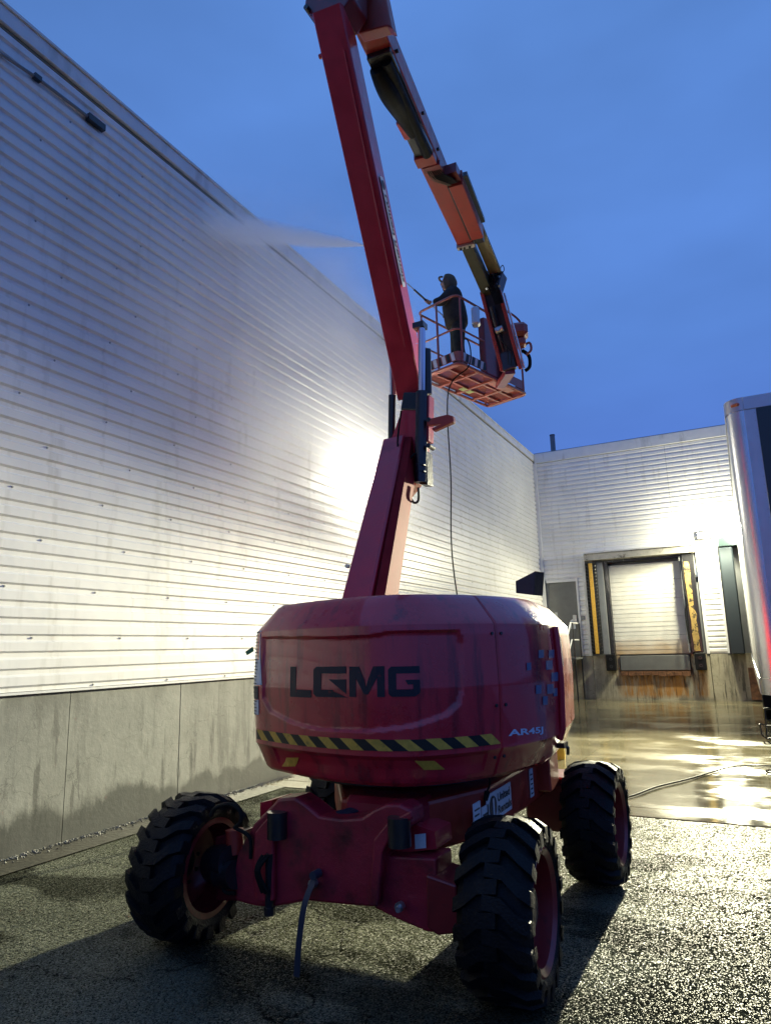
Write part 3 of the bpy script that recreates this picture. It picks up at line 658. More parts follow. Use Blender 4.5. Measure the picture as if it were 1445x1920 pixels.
b = MB(); b.prism([(-4.60, FY-.012, 2.25), (-4.46, FY-.012, 2.32), (-4.46, FY-.012, 2.0), (-4.60, FY-.012, 2.0)], (0,-.01,0)); b.build('notice_plate', PAPER, st)

# ------------------------------------------------------------------ lamps
def point(name, loc, energy, col, rad=.1):
    d = bpy.data.lights.new(name, 'POINT'); d.energy = energy; d.color = col; d.shadow_soft_size = rad
    o = bpy.data.objects.new(name, d); COL.objects.link(o); o.location = loc; return o
def spot(name, loc, target, energy, col, angle=120, blend=.5, rad=.1):
    d = bpy.data.lights.new(name, 'SPOT'); d.energy = energy; d.color = col; d.shadow_soft_size = rad; d.spot_size = R(angle); d.spot_blend = blend
    o = bpy.data.objects.new(name, d); COL.objects.link(o); o.location = loc
    o.rotation_euler = (Vector(target)-Vector(loc)).to_track_quat('-Z', 'Y').to_euler(); return o
def wall_lamp(loc, nrm, label, glass, wd=.34):
    t = thing('wall_lamp', loc, label, 'lamp', 'flood lights on the walls'); n_ = Vector(nrm); u = Vector((0,0,1)).cross(n_)
    rot = Matrix((u, n_, Vector((0,0,1)))).transposed()
    b_ = MB(); b_.box(Vector(loc)-n_*.07, (wd, .12, .2), rot, bev=.015); b_.build('housing', BLK, t)
    b_ = MB(); b_.box(Vector(loc)-n_*.002+Vector((0,0,-.01)), (wd-.05, .008, .14), rot); b_.build('lens', glass, t)
    b_ = MB(); b_.box(Vector(loc)-n_*.16, (.07, .08, .07), rot); b_.build('bracket', GREYP, t)
    return t
KEYC = (1.0, .95, .66); LEFC = (1.0, .95, .76)
la = onx(690, 893, WX+.26)
t = wall_lamp(la, (1,0,0), 'blazing wall lamp on the left siding half hidden behind the boom', LAMPL)
l1 = point('lamp_light', la+Vector((.06,0,-.02)), 180, LEFC, .06); l1.parent = t; l1.location = Vector((.06,0,-.02))
lb = at(1318, 1003, FY-.28); lc = at(1378, 1003, FY-.28)
for q, lab in ((lb, 'blazing flood lamp on the far wall between the dock door and the trailer'), (lc, 'bright flood lamp on the far wall right beside the trailer edge')):
    t = wall_lamp(q, (0,-1,0), lab, LAMPG)
    l1 = point('lamp_light', q, 230 if q is lb else 130, KEYC, .05); l1.parent = t; l1.location = Vector((0,-.35,-.02))
    s2 = spot('wall_flood', q, (q.x-.6, q.y-1.2, 0), 700 if q is lb else 350, KEYC, 165, .4, .1); s2.parent = t; s2.location = Vector((0,-.75,-.05))
    if q is lb:
        s1 = spot('flood_light', q, (-1.9, 4.2, .0), 38000, KEYC, 40, .7, .09); s1.parent = t; s1.location = Vector((0,-.10,-.0))

# ------------------------------------------------------------------ trailer at the right
tr = thing('semi_trailer', (1.35, 14.2, 0), 'silver semi trailer with rounded polished corner backed up to the dock at the right', 'trailer')
TY0, TY1, TX0, TX1, TZ0, TZ1, TR = 7.75, 20.0, .045, 2.65, 1.02, 4.04, .17
def trx(y): return TX0 - .05*(y-TY0)/12
def corner(z0, z1, r_, n=14, off=0.0):
    b_ = MB(); pts = []
    for i in range(n+1):
        a = math.pi + (math.pi/2)*i/n
        pts.append((TX0+r_+(r_+off)*math.cos(a), TY0+r_+(r_+off)*math.sin(a)))
    vs = [(x, y, z0) for x, y in pts]+[(x, y, z1) for x, y in pts]; m = len(pts)
    b_.add(vs, [(i, i+1, m+i+1, m+i) for i in range(m-1)]); return b_
corner(TZ0+.16, TZ1-.14, TR).build('corner_panel', ALU, tr, smooth=60)
b = corner(TZ1-.14, TZ1, TR, off=.008); b.build('top_rail', TRW, tr, smooth=60)
b = corner(TZ0, TZ0+.158, TR, off=.008); b.build('bottom_rail', ALU, tr, smooth=60)
b = MB(); b.bb(TX0+TR, TX1-TR, TY0-.008, TY0+.05, TZ1-.14, TZ1, bev=.004); b.build('top_rail', TRW, tr)
b = MB(); b.bb(TX0+TR, TX1-TR, TY0-.008, TY0+.05, TZ0, TZ0+.158, bev=.004); b.build('bottom_rail', ALU, tr)
b = MB(); b.bb(TX0+TR, TX0+TR+.11, TY0, TY0+.04, TZ0+.16, TZ1-.142); b.build('front_panel', TRW, tr)
b = MB(); b.bb(TX0+TR+.112, TX1-TR, TY0-.012, TY0+.04, TZ0+.16, TZ1-.142); b.build('front_panel', TRDK, tr)
b = MB()
for k in range(34): b.cyl((TX0+TR+.095, TY0-.004, TZ0+.2+.085*k), (TX0+TR+.095, TY0+.001, TZ0+.2+.085*k), .006, n=6)
for k in range(5): b.cyl((TX0+.02+.05*k, TY0+.16-.03*k, TZ0+.17), (TX0+.01+.05*k, TY0+.15-.03*k, TZ0+.17), .007, n=6)
tag(b.build('rivet', STEEL, tr), kind='stuff')
b = MB(); b.box((TX0+.10, TY0+.02, TZ1-.07), (.09,.05,.035), Matrix.Rotation(R(-38),3,'Z'), bev=.01); b.build('marker_light', mat('amber_lens', (.6,.16,.04), .3, coat=.5), tr)
# side sheets
yy = TY0+TR; k = 0
while yy < TY1:
    y2 = min(yy+1.22, TY1); b = MB()
    vs = [(trx(yy), yy+.003, TZ0+.16), (trx(y2), y2-.003, TZ0+.16), (trx(y2), y2-.003, TZ1-.14), (trx(yy), yy+.003, TZ1-.14)]
    b.prism(vs, (.03, 0, 0)); b.build('side_panel', ALU, tr); yy = y2; k += 1
b = MB(); b.prism([(trx(TY0+TR)-.01, TY0+TR, TZ0), (trx(TY1)-.01, TY1, TZ0), (trx(TY1)-.01, TY1, TZ0+.158), (trx(TY0+TR)-.01, TY0+TR, TZ0+.158)], (.04,0,0)); b.build('bottom_rail', ALU, tr)
b = MB(); b.prism([(trx(TY0+TR)-.01, TY0+TR, TZ1-.14), (trx(TY1)-.01, TY1, TZ1-.14), (trx(TY1)-.01, TY1, TZ1), (trx(TY0+TR)-.01, TY0+TR, TZ1)], (.04,0,0)); b.build('top_rail', TRW, tr)
b = MB()
for k in range(90):
    y = TY0+TR+.1+k*.13
    for zz in (TZ0+.19, TZ1-.16): b.cyl((trx(y)-.004, y, zz), (trx(y)+.001, y, zz), .006, n=5)
tag(b.build('rivet', STEEL, tr), kind='stuff')
b = MB(); b.bb(TX0+TR*.6, TX1, TY0+TR*.6, TY1, TZ1-.10, TZ1-.012); b.bb(TX0+TR*.3, TX0+TR, TY0+.10, TY0+TR, TZ1-.1, TZ1-.013); b.build('roof', TRW, tr)
b = MB(); b.bb(TX0+.04, TX1-.02, TY0+.14, TY1, TZ0+.02, TZ0+.06); b.bb(TX1-.04, TX1, TY0+.2, TY1, TZ0, TZ1-.02); b.build('chassis', BLK, tr)
b = MB(); b.bb(TX0+.18, TX0+.30, 13.2, 19.3, .78, 1.0); b.build('slider_rail', BLK, tr)
def lathe_wheel(c, ax, r_, w_, name, mt, parent, rim=STEEL):
    b_ = MB(); b_.lathe(c, ax, [(-w_/2, r_*.55), (-w_/2, r_*.93), (-w_*.4, r_), (w_*.4, r_), (w_/2, r_*.93), (w_/2, r_*.55)], n=36)
    o_ = b_.build(name, mt, parent, smooth=40)
    b_ = MB(); b_.lathe(c, ax, [(-w_*.42, r_*.56), (-w_*.3, r_*.3), (-w_*.1, r_*.12), (w_*.1, r_*.12), (w_*.3, r_*.3), (w_*.42, r_*.56)], n=24); b_.build('rim', rim, o_, smooth=40)
    return o_
for y in (16.2, 17.5):
    for xx in (.22, .50, 2.2, 2.48): lathe_wheel((xx, y, .5), (1,0,0), .5, .26, 'wheel', RUB, tr)
b = MB(); b.bb(.10, .55, 15.5, 15.53, .22, .95); b.build('mud_flap', RUB, tr)
# landing gear
for xx in (.42, 2.1):
    b = MB(); b.bb(xx, xx+.10, 12.55, 12.65, .25, 1.02); b.bb(xx+.015, xx+.085, 12.56, 12.64, .06, .25); b.bb(xx-.08, xx+.18, 12.48, 12.72, .0, .06); b.build('landing_leg', BLK, tr)
# black step frame hanging below the side
sf = MB(); P = lambda px, py: at(px, py, 12.6)
sf.tube([P(1431,1328), P(1436,1382)], .016); sf.tube([P(1424,1357), P(1436,1361), P(1455,1361)], .013); sf.tube([P(1423,1357), P(1427,1378), P(1437,1385), P(1460,1384)], .014); sf.tube([P(1431,1328), P(1460,1330)], .014)
sf.build('side_step', BLK, tr)

# ------------------------------------------------------------------ yellow bollard
bl = gnd(1047, 1424); bo = thing('bollard', bl, 'yellow bollard peeping out behind the red engine hood', 'bollard')
b = MB(); b.cyl(bl, bl+Vector((0,0,.95)), .09, n=20); b.build('post', mat('bollard_yellow', (.75,.50,.03), .4, var=.1), bo, smooth=40)
b = MB(); b.lathe(bl+Vector((0,0,.95)), (0,0,1), [(0,.09),(.03,.07),(.045,.0)], n=20, closed=False); b.build('cap', mat('bollard_cap', (.75,.50,.03), .4), bo, smooth=60)

# ================================================================== BOOM LIFT
lift = thing('boom_lift', (-2.05, 4.2, 0), 'red articulated boom lift parked in the yard with its work platform raised high', 'boom lift')

# ---- wheels
def make_wheel(c, yaw, outer):
    """outer = +1 when the dished face points to +x"""
    c = Vector(c); ax = Vector((math.cos(yaw), math.sin(yaw), 0)); Rr = .346; W = .31
    b_ = MB()
    b_.lathe(c, ax, [(-.125*outer, .22), (-.10*outer, .235), (.02*outer, .22), (.06*outer, .14), (.065*outer, .0)], n=48, closed=False)
    b_.lathe(c, ax, [(-.145*outer, .255), (-.145*outer, .225), (.02*outer, .215), (.138*outer, .225), (.155*outer, .252), (.150*outer, .260), (.10*outer, .242), (-.10*outer, .242)], n=48)
    wh = b_.build('wheel', DKRED, lift, smooth=35)
    b_ = MB()
    prof = [(-W/2+.02, .245), (-W/2-.003, .27), (-W/2-.010, .295), (-W/2+.004, .322), (-W/2+.03, Rr-.004), (-.06, Rr+.004), (.06, Rr+.004), (W/2-.03, Rr-.004), (W/2-.004, .322), (W/2+.010, .295), (W/2+.003, .27), (W/2-.02, .245), (W/2-.06, .242), (-W/2+.06, .242)]
    b_.lathe(c, ax, prof, n=72)
    a = Vector((0,0,1)); bb_ = ax.cross(a)
    def P_(w_, th, r_): return c + ax*w_ + (a*math.cos(th)+bb_*math.sin(th))*r_
    nl = 19
    for s in (-1, 1):
        for k in range(nl):
            th0 = 2*math.pi*(k + (.5 if s > 0 else 0))/nl; dth = .5*2*math.pi/nl*.92
            segs = [(-.03, 0.0, Rr+.036), (.05, .02, Rr+.036), (.115, .16, Rr+.030), (W/2+.012, .235, Rr+.002), (W/2+.016, .25, .305)]
            top = []; 
            for w_, sh, r_ in segs:
                top.append((P_(s*w_, th0+sh, r_), P_(s*w_, th0+sh+dth, r_), P_(s*w_, th0+sh-.018, min(r_, Rr)-.025), P_(s*w_, th0+sh+dth+.018, min(r_, Rr)-.025)))
            vs = [v for q in top for v in q]; fs = []
            for i in range(len(segs)-1):
                A = 4*i; B = 4*(i+1)
                fs += [(A, A+1, B+1, B), (A+2, A, B, B+2), (A+1, A+3, B+3, B+1)]
            fs += [(0, 2, 3, 1), (4*(len(segs)-1), 4*(len(segs)-1)+1, 4*(len(segs)-1)+3, 4*(len(segs)-1)+2)]
            b_.add(vs, fs)
    b_.build('tyre', RUB, wh, smooth=28)
    b_ = MB(); b_.cyl(c+ax*.06*outer, c+ax*.10*outer, .085, n=20)
    for k in range(9):
        th = 2*math.pi*k/9; q = c + (a*math.cos(th)+bb_*math.sin(th))*.115 + ax*.055*outer; b_.cyl(q, q+ax*.03*outer, .012, n=6)
    b_.build('hub', BLK, wh, smooth=40)
    return wh
ZW = .382
make_wheel((-1.105, 3.29, ZW), R(3), 1)
make_wheel((-2.945, 3.20, ZW), R(3)+math.pi, 1)
make_wheel((-1.05, 5.00, ZW), R(0), 1)
make_wheel((-2.98, 4.95, ZW), R(180), 1)

# ---- front axle beam
fa = MB(); yF = 3.12
def A(px, py, Y=yF): return at(px, py, Y)
outl = [A(445,1600), A(475,1545), A(505,1515), A(520,1498), A(552,1495), A(572,1508), A(598,1530), A(640,1536), A(678,1533), A(700,1518), A(724,1508), A(748,1508), A(768,1518), A(772,1548), A(745,1566), A(722,1600), A(716,1640), A(700,1702), A(640,1697), A(575,1690), A(510,1702), A(478,1700), A(440,1690), A(438,1640)]
fa.prism(outl, (0, .16, 0)); axle = fa.build('front_axle', REDCH, lift, bevel=.014)
b = MB(); b.prism([A(722,1605,yF+.03), A(816,1610,yF+.03), A(822,1750,yF+.03), A(800,1748,yF+.03), A(740,1722,yF+.03), A(700,1702,yF+.03), A(714,1640,yF+.03)], (0,.2,0)); b.build('axle_arm', REDCH, axle, bevel=.01)
b = MB(); b.prism([A(798,1640,yF-.0), A(855,1660,yF-.0), A(860,1750,yF-.0), A(820,1755,yF-.0), A(800,1740,yF-.0)], (0,.25,0)); b.build('steering_knuckle', DKRED, axle, bevel=.01)
b = MB(); b.prism([A(402,1570,yF+.1), A(450,1560,yF+.1), A(448,1690,yF+.1), A(405,1690,yF+.1)], (0,.14,0)); b.build('steering_knuckle', DKRED, axle, bevel=.01)
# raised cheeks round the steering cylinder pockets
for pts in ([(472,1640),(478,1560),(500,1535),(512,1540),(512,1690),(492,1692),(480,1690)], [(690,1700),(700,1575),(724,1545),(770,1520),(772,1535),(735,1562),(716,1600),(708,1700)]):
    b = MB(); b.prism([A(px, py, yF-.035) for px, py in pts], (0,.03,0)); b.build('cheek_plate', REDCH, axle, bevel=.008)
for px, py, r_ in ((524,1520,.052), (751,1530,.055)):
    b = MB(); q = A(px, py, yF-.004); b.cyl(q+Vector((0,-.02,.0)), q+Vector((0,-.02,-.13)), r_, n=18); b.build('pocket_shade', BLK, axle, smooth=40)  # black cylinders painted in as the dark holes of the pockets
b = MB(); b.cyl(A(506,1600,yF-.03), A(505,1700,yF-.02), .022, n=12); b.cyl(A(506,1700,yF-.02), A(506,1715,yF-.02), .03, n=12); b.build('steering_cylinder', BLK, axle)
b = MB(); q = A(492,1650,yF-.05)
for k in range(3): b.tube([q+Vector((.02*k,0,.12)), q+Vector((.01*k-.02,-.03,.05)), q+Vector((.02*k,0,-.06))], .008, smooth=4)
b.build('hydraulic_hose', HOSE, axle)
for px, py in ((752,1698), (590,1655)):
    b = MB(); q = A(px, py, yF-.0); b.cyl(q, q+Vector((0,-.03,0)), .022, n=8); b.cyl(q+Vector((0,-.03,0)), q+Vector((.012,-.06,0)), .012, n=8); b.build('tie_down_bolt', STEEL, axle)
# tyre-side hoses and caliper on the left wheel
b = MB(); Lf = lambda px, py, Y=3.1: at(px, py, Y)
b.tube([Lf(395,1530), Lf(405,1515), Lf(430,1508), Lf(450,1520), Lf(452,1540), Lf(440,1552)], .012, smooth=5)
b.tube([Lf(440,1552), Lf(468,1570), Lf(470,1610)], .010, smooth=5)
b.tube([Lf(415,1610), Lf(425,1640), Lf(420,1670), Lf(440,1675)], .010, smooth=5); b.build('hydraulic_hose', HOSE, axle)
b = MB(); b.cyl(Lf(440,1555,3.2), Lf(442,1600,3.2), .05, n=16); b.build('steering_motor', REDO, axle, smooth=40)
b = MB(); b.cyl(Lf(405,1620,3.22), Lf(440,1620,3.16), .10, n=24); b.cyl(Lf(415,1640,3.15), Lf(443,1640,3.12), .07, n=24); b.build('wheel_motor', BLK, axle, smooth=40)
b = MB(); b.prism([A(488,1505,3.45), A(510,1500,3.45), A(510,1560,3.45), A(488,1560,3.45)], (0,.2,0)); b.build('bracket', RED, axle)

# ---- chassis
ch = MB()
ch.prism([(-2.02,3.30,.78),(-1.60,3.30,.78),(-1.36,3.75,.80),(-1.36,4.9,.80),(-1.50,5.3,.80),(-2.6,5.3,.80),(-2.72,4.9,.8),(-2.62,4.2,.8)], (0,0,-.25))
chassis = ch.build('chassis', REDO, lift, bevel=.02)
b = MB(); b.bb(-2.0, -1.55, 3.283, 3.5, .55, .80, bev=.03); b.build('front_crossmember', REDCH, chassis)
b = MB(); b.bb(-2.6, -1.50, 4.96, 5.28, .53, .66, bev=.012); b.bb(-1.52, -1.19, 4.95, 5.29, .30, .655, bev=.012); b.bb(-2.85, -2.58, 4.95, 5.29, .33, .655, bev=.012); ra = b.build('rear_axle', DKRED, lift)
b = MB(); b.bb(-1.46, -1.27, 4.72, 4.95, .60, .84, bev=.01); b.build('step_box', REDO, chassis)
b = MB(); b.bb(-1.38, -1.28, 4.60, 5.0, .855, .865); b.build('anchor_plate', REDO, chassis)
b = MB(); b.cyl((-2.05, 4.15, .80), (-2.05, 4.15, .95), .62, n=48); b.build('slewing_ring', BLK, lift, smooth=40)
# blue cloth on the frame
b = MB(); q = [at(630,1523,3.22), at(664,1514,3.3), at(672,1522,3.28), at(640,1531,3.2)]
b.prism(q, (0,0,.006)); tag(b.build('rag', BLUEM), 'small blue rag lying on the red front frame under the hood', 'rag')

# ---- engine hood / counterweight shell
plan_pts = [(-2.98,5.15),(-2.92,4.5),(-2.84,3.95),(-2.74,3.55),(-2.64,3.37),(-2.45,3.27),(-2.18,3.165),(-1.93,3.11),(-1.70,3.10),(-1.50,3.165),(-1.34,3.32),(-1.21,3.53),(-1.11,3.80),(-1.06,4.15),(-1.10,4.6),(-1.18,5.15)]
plan = catmull([Vector((x, y, 0)) for x, y in plan_pts], 16)
pl = [Vector((p.x, p.y)) for p in plan]
arc = [0]
for i in range(1, len(pl)): arc.append(arc[-1] + (pl[i]-pl[i-1]).length)
TOT = arc[-1]; arcn = np.array(arc); pxn = np.array([p.x for p in pl]); pyn = np.array([p.y for p in pl])
def plan_at(s):
    s = min(max(s, 0), TOT); x = float(np.interp(s, arcn, pxn)); y = float(np.interp(s, arcn, pyn))
    s2 = min(s+.04, TOT); s1 = max(s-.04, 0)
    tx = float(np.interp(s2, arcn, pxn)-np.interp(s1, arcn, pxn)); ty = float(np.interp(s2, arcn, pyn)-np.interp(s1, arcn, pyn))
    l_ = math.hypot(tx, ty); return x, y, ty/l_, -tx/l_          # outward normal
PROF = [(.865,.17),(.882,.085),(.90,.065),(1.015,.014),(1.035,.0),(1.05,.0),(1.35,-.012),(1.62,-.004),(1.672,.002),(1.688,.012),(1.815,.125),(1.835,.155),(1.85,.30)]
pz = [p[0] for p in PROF]; pi_ = [p[1] for p in PROF]
def inset(z): return float(np.interp(z, pz, pi_))
def base_pt(s, z, off=0.0):
    x, y, nx_, ny_ = plan_at(s); d = off - inset(z); return Vector((x+nx_*d, y+ny_*d, z)), Vector((nx_, ny_, 0))
# relief, given as an outline on the shell in (arc, height)
_MT = M.transposed()
def _pr(p):
    c = _MT @ (p-EYE); return 722.5+FPX*c.x/-c.z, 960-FPX*c.y/-c.z
_t = np.linspace(.3, TOT-.2, 400); _tp = [_pr(base_pt(s, 1.3)[0])[0] for s in _t]
_s = np.linspace(_t[int(np.argmin(_tp))], _t[int(np.argmax(_tp))], 300); _z = np.linspace(.9, 1.8, 120)
_g = [(s, z, base_pt(s, z)[0]) for s in _s for z in _z]
_gp = np.array([_pr(p) for _, _, p in _g]); _gs = np.array([(s, z) for s, z, _ in _g])
def surf(px, py):
    i = int(np.argmin((_gp[:,0]-px)**2 + (_gp[:,1]-py)**2)); s, z_ = _gs[i]
    for _ in range(6):                                   # refine
        c = _pr(base_pt(s, z_)[0]); cs = _pr(base_pt(s+.004, z_)[0]); cz = _pr(base_pt(s, z_+.004)[0])
        A_ = np.array([[(cs[0]-c[0])/.004, (cz[0]-c[0])/.004], [(cs[1]-c[1])/.004, (cz[1]-c[1])/.004]])
        if abs(np.linalg.det(A_)) < 500: break
        d_ = np.linalg.solve(A_, np.array([px-c[0], py-c[1]])); d_ = np.clip(d_, -.03, .03); s += d_[0]; z_ += d_[1]
    return np.array([s, min(max(z_, .88), 1.84)])
panel = [surf(*p) for p in [(492,1194),(640,1194),(700,1190),(730,1184),(860,1182),(868,1205),(868,1295),(862,1320),(838,1342),(770,1364),(690,1373),(600,1370),(550,1358),(505,1335),(492,1310)]]
def sdist(s, z, poly):
    ins = False; best = 9; n_ = len(poly)
    for i in range(n_):
        (x1, y1), (x2, y2) = poly[i], poly[(i+1) % n_]
        if (y1 > z) != (y2 > z) and s < (x2-x1)*(z-y1)/(y2-y1)+x1: ins = not ins
        dx, dy = x2-x1, y2-y1; t_ = max(0, min(1, ((s-x1)*dx+(z-y1)*dy)/(dx*dx+dy*dy+1e-12)))
        best = min(best, math.hypot(s-x1-t_*dx, z-y1-t_*dy))
    return best if ins else -best
SEAM = surf(938, 1300)[0]
def relief(s, z):
    d = 0
    if panel[0][0]-.1 < s < SEAM and 1.05 < z < 1.75:
        q = sdist(s, z, panel); d -= .016*(lambda t: t*t*(3-2*t))(max(0, min(1, (q+.006)/.022)))
    d -= .010*max(0, 1-abs(s-SEAM)/.012)
    # crease under the stripe, stepped in between the two ends
    if .93 < z < 1.03 and surfL < s < SEAM-.1: d -= .012*min(1, (1.03-z)/.015)*min(1,(z-.93)/.03+.3)
    return d
surfL = surf(520, 1420)[0]
def shell_pt(s, z, off=0.0):
    p, n_ = base_pt(s, z, relief(s, z)+off); return p, n_
zs_ = [.865,.882,.89,.90,.91,.93,.96,.985,1.0,1.013,1.02,1.028,1.035,1.045,1.05] + [1.05+.0077*k for k in range(1, 80)] + [1.672,1.68,1.688,1.73,1.77,1.815,1.825,1.835,1.85]
zs_ = sorted(set(round(z_, 4) for z_ in zs_))
def shell(s0, s1, name, parent, n_):
    b_ = MB(); ss = [s0+(s1-s0)*i/n_ for i in range(n_+1)]
    ss = sorted(set([round(x, 5) for x in ss] + [round(SEAM+d, 5) for d in (-.012,-.006,-.002,.002,.006,.012) if s0 <= SEAM+d <= s1]))
    m_ = len(zs_)
    for s in ss:
        for z_ in zs_: b_.v.append(shell_pt(s, z_)[0])
    for i in range(len(ss)-1):
        for k in range(m_-1): b_.f.append((i*m_+k, (i+1)*m_+k, (i+1)*m_+k+1, i*m_+k+1)); b_.m.append(0)
    return b_, ss
hb_, ss1 = shell(0, SEAM-.001, 'hood', lift, 280)
sb_, ss2 = shell(SEAM+.001, TOT, 'side_cover', lift, 70)
hood = hb_.build('hood', HRED, lift, smooth=24); side = sb_.build('side_cover', HRED, lift, smooth=24)
cap = MB(); allS = [TOT*i/120 for i in range(121)]
top = [shell_pt(s, 1.85)[0] for s in allS]; bot = [shell_pt(s, .865)[0] for s in allS]
cap.add(top, [tuple(range(len(top)))]); cap.add(bot, [tuple(reversed(range(len(bot))))])
cap.build('hood_lid', RED, lift)
bk = MB(); bk.add([shell_pt(0, z_)[0] for z_ in (.865,1.05,1.665,1.85)] + [shell_pt(TOT, z_)[0] for z_ in (.865,1.05,1.665,1.85)], [(0,1,5,4),(1,2,6,5),(2,3,7,6)])
bk.build('rear_bulkhead', RED, lift)
# shiny pale panel on the cover's end edge
b = MB(); s0 = surf(1046, 1300)[0]
for z0_, z1_ in ((1.42,1.60),): 
    ring = [shell_pt(s0+ds, zz, .006)[0] for ds, zz in ((.02,z0_),(.16,z0_),(.16,z1_),(.02,z1_))]
    b.prism(ring, shell_pt(s0, 1.5)[1]*.012)
b.build('gloss_panel', mat('glossy_grey_blue', (.30,.34,.42), .2, coat=.8), side)
# vertical edge moulding beyond the cover
b = MB(); pts = [shell_pt(surf(1040,1300)[0]+.10, z_, .012)[0] for z_ in np.linspace(1.0, 1.66, 12)]; b.tube(pts, .022, n=10); b.build('edge_moulding', RED, side, smooth=60)

def slices(pg, st_=.022):
    lo = min(p[0] for p in pg); hi = max(p[0] for p in pg); k = max(1, math.ceil((hi-lo)/st_)); out_ = []
    def clip(poly, x, keep):
        res = []
        for i in range(len(poly)):
            a, c = poly[i], poly[(i+1) % len(poly)]; ia = (a[0]-x)*keep >= 0; ic = (c[0]-x)*keep >= 0
            if ia: res.append(a)
            if ia != ic:
                t = (x-a[0])/(c[0]-a[0]); res.append((x, a[1]+(c[1]-a[1])*t))
        return res
    for i in range(k):
        q = clip(clip(pg, lo+(hi-lo)*i/k, 1), lo+(hi-lo)*(i+1)/k, -1)
        if len(q) > 2: out_.append(q)
    return out_
def patch(polys, off, name, mt, parent, th=.0015):
    polys = [q for pg in polys for q in slices(pg)]
    """polys of (arc, height) points laid on the shell with a real thickness"""
    b_ = MB()
    for pg in polys:
        a_ = [shell_pt(s, z_, off)[0] for s, z_ in pg]; nn = shell_pt(pg[0][0], pg[0][1])[1]
        b_.prism(a_, nn*th)
    return b_.build(name, mt, parent)
# hazard stripe
SL, SR = surf(482, 1376)[0], surf(938, 1383)[0]; zL, zM, zR = surf(482,1376)[1], surf(700,1397)[1], surf(936,1384)[1]
sM = surf(700,1397)[0]
def zc(s): return float(np.interp(s, [SL, sM, SR], [zL, zM, zR]))
nst = 22; step = (SR-SL)/nst; hh = .027
yel = []; blk = []
for k in range(nst):
    for j in range(3):
        s0 = SL+step*(k+j/3); s1 = SL+step*(k+(j+1)/3)
        def cl_(s): return min(max(s, SL), SR)
        sk = step*.9
        (yel if k % 2 else blk).append([(cl_(s0), zc(s0)-hh), (cl_(s1), zc(s1)-hh), (cl_(s1-sk), zc(s1-sk)+hh), (cl_(s0-sk), zc(s0-sk)+hh)])
for pgs, mt_ in ((blk, HBLK), (yel, YEL)):
    for k in range(len(pgs)//3): patch(pgs[3*k:3*k+3], .0015, 'stripe', mt_, hood)
def quad(px4): return [tuple(surf(*p)) for p in px4]
patch([quad([(530,1437),(553,1437),(558,1421),(535,1421)])], .004, 'reflector', YEL, hood)
patch([quad([(795,1444),(835,1443),(815,1427),(777,1427)])], .004, 'reflector', YEL, hood)
# lettering, drawn as block strokes
def rect(x0, y0, x1, y1): return [(x0,y0),(x1,y0),(x1,y1),(x0,y1)]
t_ = .24
LET = {'L': [rect(0,0,.27,1), rect(.27,0,.92,t_)],
       'G': [rect(0,.1,.26,.9), [(.0,.1),(.1,0),(.26,0),(.26,.1)], [(.0,.9),(.26,.9),(.26,1),(.1,1)], rect(.26,.77,1.02,1), rect(.26,0,.55,t_), [(.55,t_),(.55,0),(.86,0),(1.02,.12),(1.02,.55),(.55,.55),(.62,.40),(.80,.40),(.80,t_)]],
       'H': [],
       'M': [rect(0,0,.27,1), [(.27,1),(.27,.62),(.60,.08),(.74,.08),(.60,.55),(.40,1)], [(1.07,1),(1.07,.62),(.74,.08),(.60,.08),(.74,.55),(.94,1)], rect(1.07,0,1.34,1)],
       'K': [rect(0,.1,.26,.9), [(.0,.1),(.1,0),(.26,0),(.26,.1)], [(.0,.9),(.26,.9),(.26,1),(.1,1)], rect(.26,.77,1.02,1), rect(.26,0,.64,t_), [(.50,.58),(1.02,.12),(1.02,.58)], [(.62,.20),(.66,0),(1.06,.0),(.84,.10)]]}
xs_px = [(540,'L'), (584,'K'), (652,'M'), (727,'G')]; wpx = {'L':40,'K':62,'M':68,'G':62}; nat = {'L':.92,'K':1.02,'M':1.34,'G':1.02}
for px0, chn in xs_px:
    sA, zB = surf(px0, 1305); sB, _ = surf(px0+wpx[chn], 1305); zT = surf(px0+10, 1250)[1]; zB = surf(px0+10, 1307)[1]
    polys = []
    for pg in LET[chn]: polys.append([(sA+(sB-sA)*x/nat[chn], zB+(zT-zB)*y) for x, y in pg])
    patch(polys, .002, 'letter', DECB, hood)
# text meshes
def text_tris(txt, bold=.0, extrude=0):
    cu = bpy.data.curves.new('t', 'FONT'); cu.body = txt; cu.size = 1; cu.offset = bold; cu.resolution_u = 3
    o_ = bpy.data.objects.new('t', cu); COL.objects.link(o_); dg = bpy.context.evaluated_depsgraph_get(); me = o_.evaluated_get(dg).to_mesh()
    V_ = [(v.co.x, v.co.y) for v in me.vertices]; F_ = [tuple(p.vertices) for p in me.polygons]
    o_.evaluated_get(dg).to_mesh_clear(); bpy.data.objects.remove(o_); bpy.data.curves.remove(cu)
    x0 = min(v[0] for v in V_); x1 = max(v[0] for v in V_); y0 = min(v[1] for v in V_); y1 = max(v[1] for v in V_)
    return [((x-x0)/(x1-x0), (y-y0)/(y1-y0)) for x, y in V_], F_
def text_flat(txt, o_, u, v, name, mt, parent, bold=.02):
    V_, F_ = text_tris(txt, bold); b_ = MB(); b_.add([Vector(o_)+Vector(u)*x+Vector(v)*y for x, y in V_], F_); return b_.build(name, mt, parent)
V_, F_ = text_tris('AR45J', .03)
sA, zA = surf(952, 1384); sB, zB = surf(1017, 1377); zT = surf(958, 1367)[1]; b = MB()
b.add([shell_pt(sA+(sB-sA)*x, zA+(zB-zA)*x+(zT-zA)*y, .003)[0] for x, y in V_], F_); b.build('model_lettering', DECW, side)
